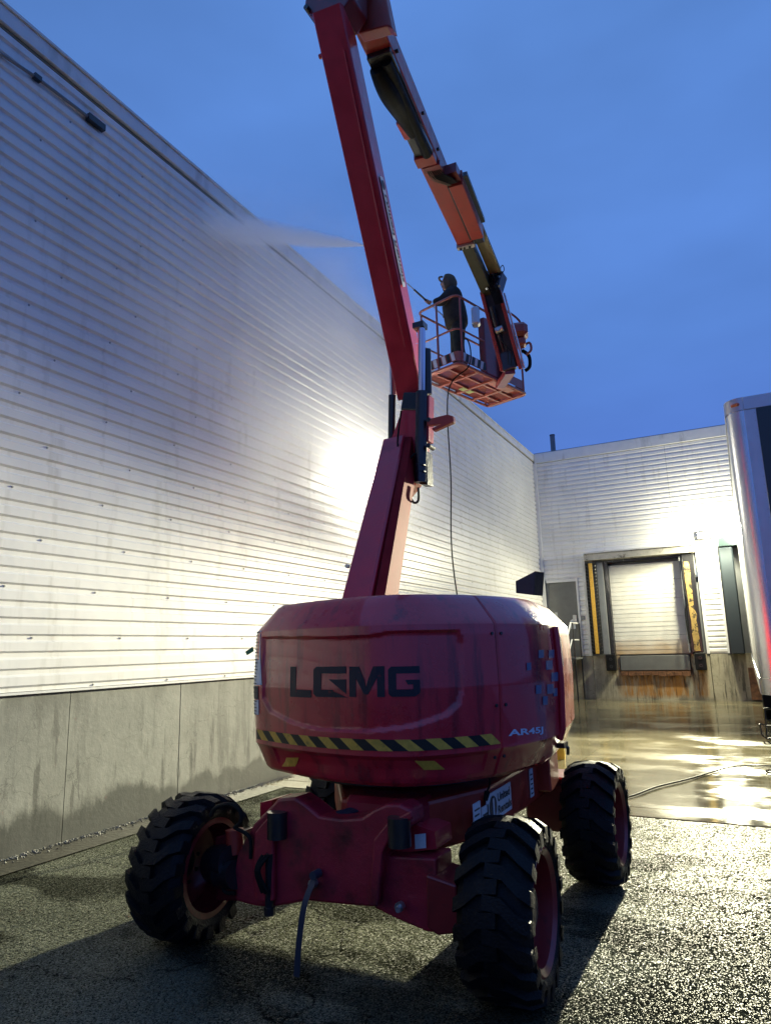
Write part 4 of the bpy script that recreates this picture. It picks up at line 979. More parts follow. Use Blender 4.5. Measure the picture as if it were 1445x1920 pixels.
for px, py, ww, h_ in ((1008,1218,10,16),(1027,1218,10,16),(1022,1238,12,18),(986,1242,8,15),(1032,1260,12,18),(1003,1284,10,17),(1024,1282,12,19),(1016,1305,9,17),(1036,1290,7,16)):
    patch([quad([(px,py+h_),(px+ww,py+h_-1),(px+ww,py),(px,py+1)])], .003, 'decal_square', DECBL, side)
# labels on the hood's left edge
def label_lines(px0, px1, ya, yb, nl_, parent, mt=PAPER):
    o_ = patch([quad([(px0,yb),(px1,yb),(px1,ya),(px0,ya)])], .003, 'warning_label', mt, parent)
    (s0_, z0_), (s1_, z1_) = surf(px0, yb), surf(px1, ya); pol = []
    for k in range(nl_):
        zz = z0_+(z1_-z0_)*(k+.5)/nl_; pol.append(rectp(s0_+(s1_-s0_)*.15, zz-.003, s0_+(s1_-s0_)*rnd.uniform(.6,.9), zz+.003))
    patch(pol, .005, 'label_print', INK, hood)
def rectp(x0, y0, x1, y1): return [(x0,y0),(x1,y0),(x1,y1),(x0,y1)]
label_lines(477.5, 491, 1182, 1284, 16, hood); label_lines(476.5, 485, 1286, 1311, 3, hood, INK); label_lines(476.5, 486, 1312, 1340, 5, hood)
# tape flag at the left edge
b = MB(); fl = at(474, 1212, 3.6); b.add([fl, at(476,1221,3.6), at(463,1229,3.6), at(460,1222,3.6)], [(0,1,2,3)]); b.build('tape_flag', [GREEN], hood)
# black exhaust stack hood
b = MB(); Yp = 4.6; b.prism([at(967,1112,Yp), at(966,1090,Yp), at(1003,1071,Yp), at(1000,1116,Yp)], (.03,.12,0)); b.build('exhaust_deflector', BLK, lift)
for zz in (.99, 1.25, 1.62):
    b = MB()
    for ds in (-.035, .035):
        p_, n2_ = shell_pt(SEAM+ds, zz, .0); b.cyl(p_, p_+n2_*.006, .009, n=8)
    tag(b.build('cover_bolt', BLK, side), kind='stuff')
# latch on the right
b = MB(); q = at(1053, 1396, 4.35); b.box(q, (.05,.10,.03)); b.tube([q, q+Vector((.03,.02,-.02)), q+Vector((.02,.05,-.06))], .01); b.build('latch', BLK, side)
# cord hanging under the hood
b = MB(); b.tube([shell_pt(SEAM-.02, .90, -.02)[0], at(918,1470,3.62), at(912,1485,3.62)], .005, smooth=4); b.cyl(at(913,1484,3.62), at(910,1500,3.62), .016, .012, n=10); b.build('cable_plug', HOSE, lift)
# decals on the chassis side (plane x = -1.355)
XC = -1.352
def cq(px, py): 
    return onx(px, py, XC)
def chlabel(px0, ya, px1, yb, mt=PAPER, nm='warning_label', nl_=4):
    b_ = MB(); b_.prism([cq(px0,ya), cq(px1,ya-(px1-px0)*.28), cq(px1,yb-(px1-px0)*.28), cq(px0,yb)], (.004,0,0)); b_.build(nm, mt, chassis)
# rental company sign
A0, A1 = onx(845, 1515, XC), onx(893, 1493, XC)
chl = MB(); y0_, y1_ = 3.70, 4.12; z0_, z1_ = .615, .765
chl.bb(XC-.003, XC+.003, y0_, y1_, z0_, z1_); chl = chl.build('rental_sign', PAPER, chassis)
b = MB(); b.lathe((XC+.004, y0_+.09, (z0_+z1_)/2), (1,0,0), [(0,.058),(.003,.058),(.003,.0)], n=24, closed=False); b.build('sign_emblem', INK, chl)
b = MB(); b.bb(XC+.008, XC+.010, y0_+.08, y0_+.10, z0_+.03, z1_-.03); b.build('emblem_gap', PAPER, chl)
text_flat('United', (XC+.005, y0_+.17, z0_+.085), (0,.22,0), (0,0,.045), 'sign_lettering', INK, chl, .03)
text_flat('Rentals', (XC+.005, y0_+.17, z0_+.02), (0,.24,0), (0,0,.045), 'sign_lettering', INK, chl, .03)
for y_, z_, a_, c_ in ((3.50,.60,.10,.16),(3.62,.52,.10,.20),(3.50,.44,.11,.13),(3.74,.50,.04,.08),(4.52,.60,.07,.17)):
    b = MB(); b.bb(XC-.003, XC+.003, y_, y_+a_, z_, z_+c_); lb_ = b.build('warning_label', PAPER, chassis)
    b = MB()
    for k in range(5): b.bb(XC+.003, XC+.0045, y_+.01, y_+a_*rnd.uniform(.6,.9), z_+c_*(k+.6)/6, z_+c_*(k+.9)/6)
    b.build('label_print', INK, lb_)
b = MB(); b.prism([A(777,1565,3.2), A(797,1563,3.2), A(798,1590,3.2), A(778,1592,3.2)], (0,.004,0)); b.build('warning_label', PAPER, axle)
b = MB(); b.prism([A(735,1520,3.24), A(772,1545,3.24), A(815,1560,3.24), A(818,1592,3.24), A(740,1600,3.24)], (0,.2,0)); b.build('front_gusset', RED, chassis)

# ---- riser boom (lower)
def V3(px, py, Y): return at(px, py, Y)
rb0 = V3(674, 1150, 4.05); rb1 = V3(744, 835, 5.15)
side_ax = (rb1-rb0).cross(Vector((0,1,0))).normalized(); side_ax = Vector((1,.05,0))
b = MB(); b.beam(rb0, rb1, .22, .20, .20, .18, side=side_ax, ch=.012)
riser = b.build('lower_boom', RED, lift)
u_ = (rb1-rb0).normalized(); off_ = Vector((.165,.04,0))
b = MB(); b.beam(rb0+off_, rb1+off_*.8, .075, .20, .065, .18, side=side_ax); b.build('parallel_link', DULL, riser)
b = MB(); b.beam(rb0+Vector((.125,.10,0)), rb1+Vector((.10,.10,0)), .12, .06, .10, .06, side=side_ax); b.build('link_web', DULL, riser)
b = MB(); b.beam(rb0+Vector((.115,-.10,.02)), rb1+Vector((.10,-.09,-.4)), .010, .01); b.build('edge_bead', RED, riser)
b = MB(); q = at(670,1065,4.05); b.cyl(q+Vector((0,-.12,0)), q+Vector((0,-.145,0)), .014, n=10); b.build('bolt', STEEL, riser)
# upright / knuckle casting
kn = MB()
kn.prism([V3(712,915,5.1), V3(730,832,5.1), V3(752,768,5.1), V3(794,760,5.1), V3(794,850,5.1), V3(780,905,5.1), V3(752,940,5.1)], (0,.13,0))
knk = kn.build('knuckle', RED, lift, bevel=.012)
b = MB(); b.prism([V3(750,768,5.09), V3(756,735,5.09), V3(798,735,5.09), V3(798,770,5.09)], (0,.15,0)); b.build('knuckle_collar', BLK, knk, bevel=.01)
b = MB(); b.prism([V3(778,860,5.06), V3(800,845,5.06), V3(801,908,5.06), V3(786,908,5.06)], (0,.12,0)); b.build('valve_block', BLK, knk, bevel=.006)
b = MB()
for k in range(6): q = V3(784+6*(k % 3), 872+12*(k//3), 5.03); b.cyl(q, q+Vector((0,-.03,0)), .010, n=8)
b.build('fitting', BLK, knk)
b = MB(); b.tube([V3(772,905,5.0), V3(768,925,4.95), V3(775,942,4.95), V3(784,938,4.95), V3(784,915,5.0)], .010, smooth=5)
b.tube([V3(778,850,5.0), V3(766,865,4.98), V3(770,890,5.0), V3(765,905,5.0)], .010, smooth=5); b.tube([V3(752,770,5.05), V3(745,830,5.0), V3(752,868,5.0)], .008, smooth=4); b.build('hydraulic_hose', HOSE, knk)
b = MB(); b.beam(V3(803,830,5.1), V3(804,745,5.1), .05, .10); b.build('side_plate', RED, knk)
for py in (790, 838):
    b = MB(); q = V3(807, py, 5.05); b.cyl(q-Vector((0,.05,0)), q+Vector((0,.05,0)), .022, n=10); b.build('link_pin', BLK, knk)
b = MB(); b.prism([V3(800,786,5.0), V3(838,777,5.0), V3(849,780,5.0), V3(850,791,5.0), V3(812,808,5.0), V3(808,803,5.0), V3(826,795,5.0), V3(800,798,5.0)], (0,.05,0)); b.build('boom_rest', REDO, knk, bevel=.005)

# ---- upper riser
ub0 = V3(773, 745, 5.25); ub1 = V3(622, 25, 3.75)
b = MB(); b.beam(ub0, V3(755, 650, 5.05), .22, .20, .235, .24, side=Vector((1,.15,0)), ch=.01)
b.beam(V3(755,650,5.05)+Vector((0,0,.001)), ub1, .235, .24, .235, .26, side=Vector((1,.15,0)), ch=.01)
upr = b.build('upper_boom', RED, lift)
t_u = (ub1-ub0).normalized(); sx = (Vector((1,.15,0)) - t_u*Vector((1,.15,0)).dot(t_u)).normalized(); hn = t_u.cross(sx)
# right side face carries the rental lettering
rc = ub0.lerp(ub1, .32)+sx*.118; 
w_len = (ub1-ub0).length
p0 = ub0.lerp(ub1, .60)+sx*.1245; p1 = ub0.lerp(ub1, .31)+sx*.1275; dv = (p1-p0)
hv = (hn if hn.y < 0 else -hn)
b = MB(); b.prism([p0-hv*.045, p1-hv*.045, p1+hv*.045, p0+hv*.045], sx*.002); sign = b.build('rental_strip', PAPER, upr)
text_flat('United Rentals', p0+dv*.16+sx*.006-hv*.030, dv*.80, hv*.060, 'sign_lettering', INK, sign, .03)
b = MB(); b.lathe(p0+dv*.075+sx*.002, sx, [(0,.038),(.003,.038),(.003,0)], n=20, closed=False); b.build('sign_emblem', INK, sign)
# weld line and small lugs
b = MB(); b.beam(ub0.lerp(ub1,.15)+sx*.06+hv*.125, ub0.lerp(ub1,.9)+sx*.07+hv*.135, .012, .006); b.build('weld_bead', RED, upr)
b = MB(); q = V3(603,105,3.9); b.cyl(q-Vector((.02,0,0)), q+Vector((.03,0,0)), .02, n=10); b.build('lug', RED, upr)
# lift cylinders either side
def cylinder(a_, m_, c_, name='lift_cylinder', r=.034):
    b_ = MB(); b_.cyl(a_, m_, r*.62, n=16); b_.build('rod', CHR, lift, smooth=40)
    b_ = MB(); b_.cyl(m_, c_, r, n=18); o_ = b_.build(name, BLK, lift, smooth=40); return o_
cylinder(V3(733,640,5.05), V3(735,741,5.15), V3(734,838,5.2), r=.033)
cylinder(V3(790,612,4.95), V3(791,735,5.05), V3(788,905,5.05), r=.052)
b = MB(); b.cyl(V3(801,655,5.05), V3(803,740,5.08), .030, n=16); b.build('accumulator', BLK, lift, smooth=40)
b = MB(); b.box(V3(787,612,4.95), (.10,.09,.05)); b.build('cylinder_bracket', BLK, upr)
b = MB(); b.beam(V3(741,640,5.2), V3(741,740,5.3), .03, .05); b.build('timing_link', REDO, lift)

# ---- top casting and main boom going out to the platform
mb0 = V3(670, -12, 4.15); mb1 = V3(873, 450, 7.75)
t_m = (mb1-mb0).normalized(); sm = Vector((1,.12,0)); sm = (sm - t_m*sm.dot(t_m)).normalized(); um = sm.cross(t_m).normalized()
if um.z < 0: um = -um
b = MB()
b.prism([V3(570,15,3.72), V3(580,28,3.72), V3(612,40,3.72), V3(640,20,3.72), V3(660,-10,3.72), V3(660,-90,3.72), V3(580,-60,3.72)], (0,.24,0)); top_c = b.build('boom_head', DKRED, lift, bevel=.012)
b = MB(); q = V3(576,16,3.7); b.cyl(q-Vector((0,.02,0)), q+Vector((0,.27,0)), .022, n=14); b.build('head_pin', BLK, top_c)
b = MB(); b.prism([V3(632,-60,4.0), V3(640,10,4.0), V3(672,62,4.0), V3(724,48,4.0), V3(735,52,4.0), V3(712,-60,4.0)], (0,.10,0)); b.build('tail_plate', REDO, top_c, bevel=.01)
b = MB(); b.beam(mb0 + um*.02, mb1 + um*.02, .25, .26, .21, .22, side=sm, ch=.01)
mboom = b.build('main_boom', REDO, lift)
# lavender side skin is just the boom side; black vinyl cover bags under the first part
def onboom(f, s_, u__): return mb0.lerp(mb1, f) + sm*s_ + um*u__
b = MB(); n_ = 14; ring = []
for i in range(n_+1):
    f = .16+.24*i/n_; r_ = .105*math.sin(math.pi*min(1, .25+.62*i/n_)); c = onboom(f, -.055+.05*i/n_, -.175-.02*math.sin(i*.5))
    ring.append((c, max(.03, r_)))
b.tube([c for c, _ in ring], .08, n=14, rs=[r_ for _, r_ in ring]); b.build('hose_cover', VINYL, mboom, smooth=70)
b = MB(); b.beam(onboom(.13,0,-.13), onboom(.20,0,-.13), .23, .06, side=sm); b.build('cover_clamp', BLK, mboom, bevel=.008)
b = MB(); ring = [(onboom(.15+.34*i/12, .045, -.17), .055) for i in range(13)]; b.tube([c for c, _ in ring], .055, n=12); b.build('hose_cover', VINYL, mboom, smooth=70)
b = MB(); b.beam(onboom(.15,.0,-.118), onboom(.49,.0,-.108), .225, .03, .20, .03, side=sm); b.build('tray', BLK, mboom)
b = MB(); b.beam(onboom(.38,.01,-.145), onboom(.49,.01,-.14), .17, .05, .20, .06, side=sm); b.build('guard', BLK, mboom, bevel=.006)
b = MB(); b.beam(onboom(.49,.0,-.15), onboom(.53,.0,-.15), .215, .09, side=sm); b.build('hose_clamp', REDO, mboom, bevel=.006)
b = MB(); b.beam(onboom(.54,.03,-.145), onboom(.565,.03,-.145), .20, .06, side=sm); b.build('hose_clamp', DKRED, mboom, bevel=.006)
b = MB(); b.prism([onboom(.34,-.11,-.17), onboom(.405,-.10,-.17), onboom(.405,-.04,-.17), onboom(.34,-.04,-.17)], -um*.03); b.build('wear_pad', RED, mboom)
for f in (.16, .37, .515):
    b = MB(); q = onboom(f, .125, -.06); b.cyl(q, q+sm*.03, .018, n=10); b.build('bolt', BLK, mboom)
# energy chain carrier on the right side
def oc(f, s_, u__): return mb0.lerp(mb1, f) + sm*s_ + um*u__
b = MB(); b.beam(oc(.66,.19,-.05), oc(.955,.19,-.05), .165, .19, .155, .18, side=sm, ch=.006); car = b.build('hose_carrier', REDO, lift)
b = MB(); b.beam(oc(.66,.104,-.13), oc(.955,.100,-.12), .022, .02, side=sm); b.build('gap_shade_strip', BLK, car)  # black strip put in as the dark line of the gap
b = MB(); b.beam(oc(.61,.17,-.05), oc(.658,.18,-.05), .16, .12, side=sm); b.build('carrier_end', DKRED, car)
b = MB(); b.beam(oc(.955,.19,-.06), oc(.99,.19,-.06), .12, .12, side=sm); b.build('carrier_end', BLK, car)
for k in range(20):
    b = MB(); q = oc(.665+.0125*k, .305, -.02); b.box(q, (.05,.045,.05), Matrix((sm, t_m, um)).transposed()); b.build('chain_link', mat('chain_link_blue', (.05,.09,.12), .4) if k == 0 else bpy.data.materials['chain_link_blue'], car)
b = MB()
for k in range(7):
    b.tube([oc(.555,-.03+.02*k,-.16), oc(.58,.0+.022*k,-.19), oc(.61,.06+.02*k,-.17), oc(.65,.13+.014*k,-.13)], .0085, n=6, smooth=5)
b.build('hose_bundle', [HOSE], mboom)
b = MB()
for k in range(3): b.tube([oc(.555,-.035+.02*k,-.175), oc(.585,-.01+.02*k,-.205), oc(.615,.05+.02*k,-.185), oc(.65,.12+.014*k,-.15)], .004, n=6, smooth=5)
b.build('cable', BRS, mboom)
# boom end bracket and telescoped inner boom
b = MB(); b.beam(oc(.985,0,.0), oc(1.005,0,.0), .235, .245, side=sm); b.build('wear_block', GALV, mboom)
for s_ in (-.07,-.02,.05): 
    b = MB(); q = oc(.995, s_, -.125); b.cyl(q, q-um*.02, .014, n=8); b.build('bolt', BLK, mboom)
ib1 = V3(914, 545, 8.75)
b = MB(); b.beam(mb1, ib1, .155, .17, .155, .17, side=sm, ch=.006); inner = b.build('inner_boom', mat('olive_steel_section', (.045,.045,.025), .35, var=.25, vscale=8, coat=.3), lift)
b = MB(); b.cyl(V3(884,450,7.9), V3(915,535,8.75), .025, n=12); b.build('rod', CHR, lift)
b = MB(); b.beam(V3(893,425,7.6), V3(928,510,8.6), .16, .05, .17, .05, side=sm); b.build('chain_cover', BRS, lift)
# jib head with fittings
jh = V3(925, 530, 8.75)
b = MB(); b.box(jh+Vector((.02,0,0)), (.24,.24,.26), Matrix.Rotation(R(20),3,'Y')); jhd = b.build('jib_head', BLK, lift, bevel=.02)
b = MB()
for k in range(16):
    q = jh + Vector((rnd.uniform(-.12,.14), -.13+rnd.uniform(-.03,.02), rnd.uniform(-.16,.13))); q2 = q+Vector((rnd.uniform(-.04,.04), -.03, rnd.uniform(-.05,.05))); b.cyl(q, q2, rnd.uniform(.01,.022), n=8)
b.build('fitting', STEEL, jhd)
b = MB()
for k in range(7):
    x_ = -.1+.035*k; b.tube([jh+Vector((x_,-.12,.08)), jh+Vector((x_*.8+.02,-.2,-.02)), jh+Vector((x_*.6+.05,-.16,-.2)), jh+Vector((x_*.5+.09,-.1,-.4))], .009, n=6, smooth=4)
b.tube([jh+Vector((.12,-.1,.1)), jh+Vector((.18,-.12,.16)), jh+Vector((.20,-.12,.08)), jh+Vector((.14,-.1,.03))], .006, n=6, smooth=5)
b.build('hydraulic_hose', HOSE, jhd)
# jib: two side plates with links between, hanging to the platform
Yj0, Yj1 = 8.7, 9.05
jib = MB()
jib.beam(V3(903,548,Yj0), V3(942,696,Yj1), .05, .09, side=(1,.1,0)); jib.beam(V3(936,545,Yj0), V3(976,692,Yj1), .05, .09, side=(1,.1,0)); jib = jib.build('jib', REDO, lift, bevel=.006)
b = MB(); b.beam(V3(945,550,Yj0+.03), V3(983,690,Yj1+.03), .02, .08, side=(1,.1,0)); b.build('jib_skin', TRW, jib)
b = MB(); b.beam(V3(920,548,Yj0+.05), V3(958,690,Yj1+.05), .21, .04, side=(1,.1,0)); b.build('jib_hollow_shade', BLK, jib)  # black sheet stands for the shaded hollow between the plates
b = MB(); b.cyl(V3(921,575,Yj0), V3(945,665,Yj1), .035, n=14); b.build('jib_cylinder', BLK, jib, smooth=40)
b = MB(); b.beam(V3(948,662,Yj1-.02), V3(956,694,Yj1), .19, .10, side=(1,.1,0)); b.build('rotator', BLK, jib, bevel=.01)
b = MB(); q = V3(936,620,8.85); b.cyl(q-Vector((.05,.02,0)), q+Vector((.06,-.02,.02)), .05, n=12); b.cyl(q, q+Vector((0,-.07,.0)), .03, n=10); b.build('valve', STEEL, jib, smooth=40)
b = MB(); b.tube([V3(936,628,8.8), V3(945,645,8.8), V3(958,662,8.85), V3(957,684,8.95)], .007, smooth=5); b.tube([V3(940,640,8.82), V3(950,655,8.82), V3(953,684,8.95)], .006, smooth=5); b.build('hydraulic_hose', HOSE, jib)

# ---- work platform
PZ = 5.60
cA, cB, cC, cD = Vector((-3.27,8.76,PZ)), Vector((-2.78,10.52,PZ)), Vector((-3.52,10.76,PZ)), Vector((-4.0,9.0,PZ))
cD = cA + (cC-cB)
ul = (cB-cA).normalized(); us = (cD-cA).normalized(); LL = (cB-cA).length; SS = (cD-cA).length
def pf(a, c, z=0.0): return cA + ul*a*LL + us*c*SS + Vector((0,0,z))
def rounded(z, ins=0.0, r_=.09):
    pts = []
    for (ca, cc, a0) in ((ins, ins, 180), (1-0, ins, 270), (1, 1, 0), (0, 1, 90)):
        pass
    a0, a1 = ins/LL, 1-ins/LL; c0, c1 = ins/SS, 1-ins/SS; ra, rc_ = r_/LL, r_/SS
    for (x_, y_, st_) in ((a0+ra, c0+rc_, 180), (a1-ra, c0+rc_, 270), (a1-ra, c1-rc_, 0), (a0+ra, c1-rc_, 90)):
        for k in range(5):
            th = R(st_+90*k/4); pts.append(pf(x_+ra*math.cos(th), y_+rc_*math.sin(th), z))
    return pts
pr = rounded(.0); b = MB(); b.tube(pr+[pr[0], pr[1]], .022, n=8); plat = b.build('work_platform', REDB, lift, smooth=50)
for a in (.02, .26, .5, .74, .98):
    b = MB(); b.beam(pf(a, .02, .0), pf(a, .98, .0), .045, .035, side=ul); b.build('floor_beam', REDB, plat)
for c in (.34, .68):
    b = MB(); b.beam(pf(.02, c, .012), pf(.98, c, .012), .035, .03, side=us); b.build('floor_beam', REDB, plat)
b = MB(); b.beam(pf(.5,.12,-.01), pf(.82,.12,-.01), .14, .02, side=us); b.build('mount_plate', REDB, plat)
b = MB()
for k in range(90): b.beam(pf(.01+.98*k/89, .02, .032), pf(.01+.98*k/89, .98, .032), .004, .006, side=ul)
for k in range(46): b.beam(pf(.01, .02+.96*k/45, .038), pf(.99, .02+.96*k/45, .038), .004, .006, side=us)
tag(b.build('floor_mesh', REDB, plat), kind='stuff')
# pads of solid floor here and there
for a, c in ((.06,.1),(.31,.4),(.55,.45),(.80,.12),(.10,.72)):
    b = MB(); b.prism([pf(a,c,.046), pf(a+.13,c,.046), pf(a+.13,c+.2,.046), pf(a,c+.2,.046)], (0,0,.004)); b.build('floor_pad', TRW, plat)
b = MB(); b.prism([pf(.42,.66,-.012), pf(.58,.66,-.012), pf(.58,.80,-.012), pf(.42,.80,-.012)], (0,0,-.004)); b.build('serial_plate', mat('plate_green', (.35,.40,.16), .5), plat)
# toe boards
q = rounded(.05, .0); b = MB()
for i in range(len(q)): 
    p_, n2_ = q[i], q[(i+1) % len(q)]; b.add([p_, n2_, n2_+Vector((0,0,.15)), p_+Vector((0,0,.15))], [(0,1,2,3)])
tb = b.build('toe_board', REDB, plat); md = tb.modifiers.new('thickness', 'SOLIDIFY'); md.thickness = .004
b = MB(); b2 = MB()
for k in range(10):
    a = .04+.025*k*1.6
    (b if k % 2 else b2).prism([pf(a,-.008,.06)-us*.004, pf(a+.035,-.008,.06)-us*.004, pf(a+.055,-.008,.19)-us*.004, pf(a+.02,-.008,.19)-us*.004], -us*.002)
b.build('stripe_black', HBLK, tb); b2.build('stripe_pale', PAPER, tb)
b = MB(); b2 = MB()
for k in range(8):
    c = .08+.11*k
    (b if k % 2 else b2).prism([pf(-.004,c,.06), pf(-.004,c+.08,.06), pf(-.004,c+.12,.19), pf(-.004,c+.04,.19)], -ul*.002)
b.build('stripe_black', HBLK, tb); b2.build('stripe_pale', PAPER, tb)
# guard rails
RH = 1.08
for zz, r_ in ((RH, .019), (.55, .015)):
    q = rounded(zz, .0, .10); b = MB(); b.tube(q+[q[0], q[1]], r_, n=8); b.build('rail', REDB, plat, smooth=50)
for a, c in ((.05,0),(.5,0),(.95,0),(1,.5),(.95,1),(.5,1),(.05,1),(0,.5),(.27,1)):
    b = MB(); b.cyl(pf(a,c,0), pf(a,c,RH), .017, n=8); b.build('post', REDB, plat, smooth=50)
# tall sheet box on the near side, control console, glove box
b = MB(); b.prism([pf(.36,-.03,.02), pf(.62,-.03,.02), pf(.62,-.03,1.0), pf(.36,-.03,.95)], us*.12); b.build('control_cabinet', DKRED, plat, bevel=.02)
b = MB(); q = pf(.86,-.10,.98); b.box(q, (.30,.34,.24), Matrix.Rotation(R(15),3,'Z'), bev=.06); co = b.build('control_console', REDO, plat, smooth=30)
b = MB(); b.box(q+Vector((0,-.02,-.20)), (.22,.20,.14), Matrix.Rotation(R(15),3,'Z'), bev=.03); b.build('console_base', REDO, plat)
b = MB(); q = pf(.88,-.14,.72); b.tube([q, q+Vector((.12,0,.05)), q+Vector((.14,0,-.08)), q+Vector((.05,0,-.15))], .02, smooth=4); b.build('foot_guard', REDB, plat)
b = MB(); q = pf(.92,-.08,.6); b.tube([q+Vector((0,0,.1)), q+Vector((.10,0,-.02)), q+Vector((.10,0,-.2)), q+Vector((.02,0,-.26))], .03, smooth=4); b.build('hydraulic_hose', HOSE, plat)
b = MB(); b.box(pf(.24,-.04,.86), (.12,.16,.3), Matrix.Rotation(R(15),3,'Z'), bev=.03); b.build('glove_box', TRW, plat)
b = MB(); b.tube([pf(.62,-.02,RH), pf(.68,-.05,RH+.18), pf(.92,-.05,RH+.16), pf(.98,-.02,RH-.05), pf(.97,0,RH-.2)], .018, smooth=5); b.build('crush_bar', REDO, plat)
b = MB(); b.cyl(pf(.6,-.10,-.02), pf(.6,-.10,.45), .05, n=14); b.build('rotator_post', BLK, plat, smooth=40)
b = MB(); b.beam(V3(956,696,9.06), pf(.62,.08,-.03), .14, .08); b.build('mount_arm', DKRED, plat)

# ------------------------------------------------------------------ operator
fl_z = PZ+.05
F = pf(.30, .52, .05); 
px_ = Vector((-.88, -.48, 0)).normalized()          # facing
rt = Vector((px_.y, -px_.x, 0))                     # operator's right
def B(f, r_, z_): return F + px_*f + rt*r_ + Vector((0,0,z_))
def skin(name, verts, edges, radii, mt, parent=None, sub=2, root=0):
    own = Vector(verts[0]) if parent is None else wloc(parent)
    me = bpy.data.meshes.new(name); me.from_pydata([Vector(v)-own for v in verts], edges, [])
    o_ = bpy.data.objects.new('tmp', me); COL.objects.link(o_); o_.location = (0,0,0)
    m1 = o_.modifiers.new('s', 'SKIN'); sv = me.skin_vertices[0].data
    for i, r_ in enumerate(radii):
        sv[i].radius = r_ if isinstance(r_, tuple) else (r_, r_); sv[i].use_root = (i == root)
    m1.use_smooth_shade = True
    m2 = o_.modifiers.new('u', 'SUBSURF'); m2.levels = sub; m2.render_levels = sub
    dg = bpy.context.evaluated_depsgraph_get(); me2 = bpy.data.meshes.new_from_object(o_.evaluated_get(dg)); me2.name = name
    bpy.data.objects.remove(o_)
    me2.materials.clear(); me2.materials.append(mt)
    me2.polygons.foreach_set('use_smooth', [True]*len(me2.polygons)); me2.polygons.foreach_set('material_index', [0]*len(me2.polygons))
    o2 = bpy.data.objects.new(name, me2); COL.objects.link(o2)
    if parent is not None: o2.parent = parent
    else: o2.location = own
    return o2
man = thing('person', F, 'person in a dark hooded jacket standing in the raised platform, aiming a spray lance', 'person')
hand1 = V3(799, 563, 9.20); hand2 = V3(838, 599, 9.38)
nozzle = V3(684, 460, 8.05)
# keep both hands on the straight line of the lance
ln0 = hand2; ld = (nozzle-ln0); 
def online(f): return ln0 + ld*f
hand1 = online(.25)
# body: legs, trunk, neck (one skin)
v = [B(0,0,.88), B(.0,.10,.82), B(.03,.12,.46), B(-.02,.13,.09), B(.09,.13,.045),
     B(0,-.10,.82), B(.02,-.12,.46), B(-.05,-.13,.09), B(.07,-.13,.045),
     B(.03,0,1.05), B(.06,0,1.25), B(.08,0,1.38), B(.11,0,1.47)]
e_ = [(0,1),(1,2),(2,3),(3,4),(0,5),(5,6),(6,7),(7,8),(0,9),(9,10),(10,11),(11,12)]
r_ = [(.17,.15),.12,.095,.075,.05,.12,.095,.075,.05,.155,.17,.12,.06]
body = skin('body', v, e_, r_, PANT, man)
# jacket: bulky torso and both sleeves
sh1, sh2 = B(.08,.19,1.36), B(.08,-.19,1.36)
# operator's right side is the far or near one: pick arms by nearness to the hands
el1 = (sh2+hand1)*.5 + Vector((.02,-.03,-.12)); el2 = (sh1+hand2)*.5 + Vector((.06,.05,-.14))
wr1 = hand1 + (el1-hand1).normalized()*.07; wr2 = hand2 + (el2-hand2).normalized()*.07
v = [B(0,0,.78), B(.02,0,.98), B(.05,0,1.18), B(.07,0,1.36), sh2, el1, wr1, sh1, el2, wr2, B(.10,0,1.46)]
e_ = [(0,1),(1,2),(2,3),(3,4),(4,5),(5,6),(3,7),(7,8),(8,9),(3,10)]
r_ = [(.235,.20),(.225,.20),(.23,.20),(.18,.15),.115,.085,.058,.115,.085,.058,.10]
skin('jacket', v, e_, r_, COAT_, man)
# head
hd = B(.13,0,1.60)
b = MB(); 
bm = bmesh.new(); bmesh.ops.create_uvsphere(bm, u_segments=24, v_segments=16, radius=1)
vs = []
for q in bm.verts:
    x, y, z = q.co; f = x*.100; r__ = y*.076; zz = z*.118
    if x > 0: f *= .93
    if x > .82 and -.35 < z < .25 and abs(y) < .22: f += .022*(1-abs(y)/.22)*(1-max(0,z)/.25)          # nose
    if x > .6 and abs(z-.12) < .12 and .22 < abs(y) < .6: f -= .008                                          # eye sockets
    if z < -.5: f += .012*(1 if x > 0 else 0); r__ *= .85
    vs.append(hd + px_*f + rt*r__ + Vector((0,0,zz)))
bm.verts.ensure_lookup_table(); b.add(vs, [tuple(v_.index for v_ in f_.verts) for f_ in bm.faces]); bm.free()
head = b.build('head', SKIN, man, smooth=80)
b = MB()
for s in (-1,1): b.lathe(hd + px_*.088 + rt*.030*s + Vector((0,0,.018)), px_, [(0,.012),(.004,.010),(.008,0)], n=10, closed=False)
b.build('eye', INK, head)
b = MB(); b.tube([hd+px_*.088+rt*.025+Vector((0,0,-.055)), hd+px_*.096+Vector((0,0,-.055)), hd+px_*.088-rt*.025+Vector((0,0,-.055))], .005, n=6); b.build('mouth', mat('lips', (.28,.10,.08), .5), head)
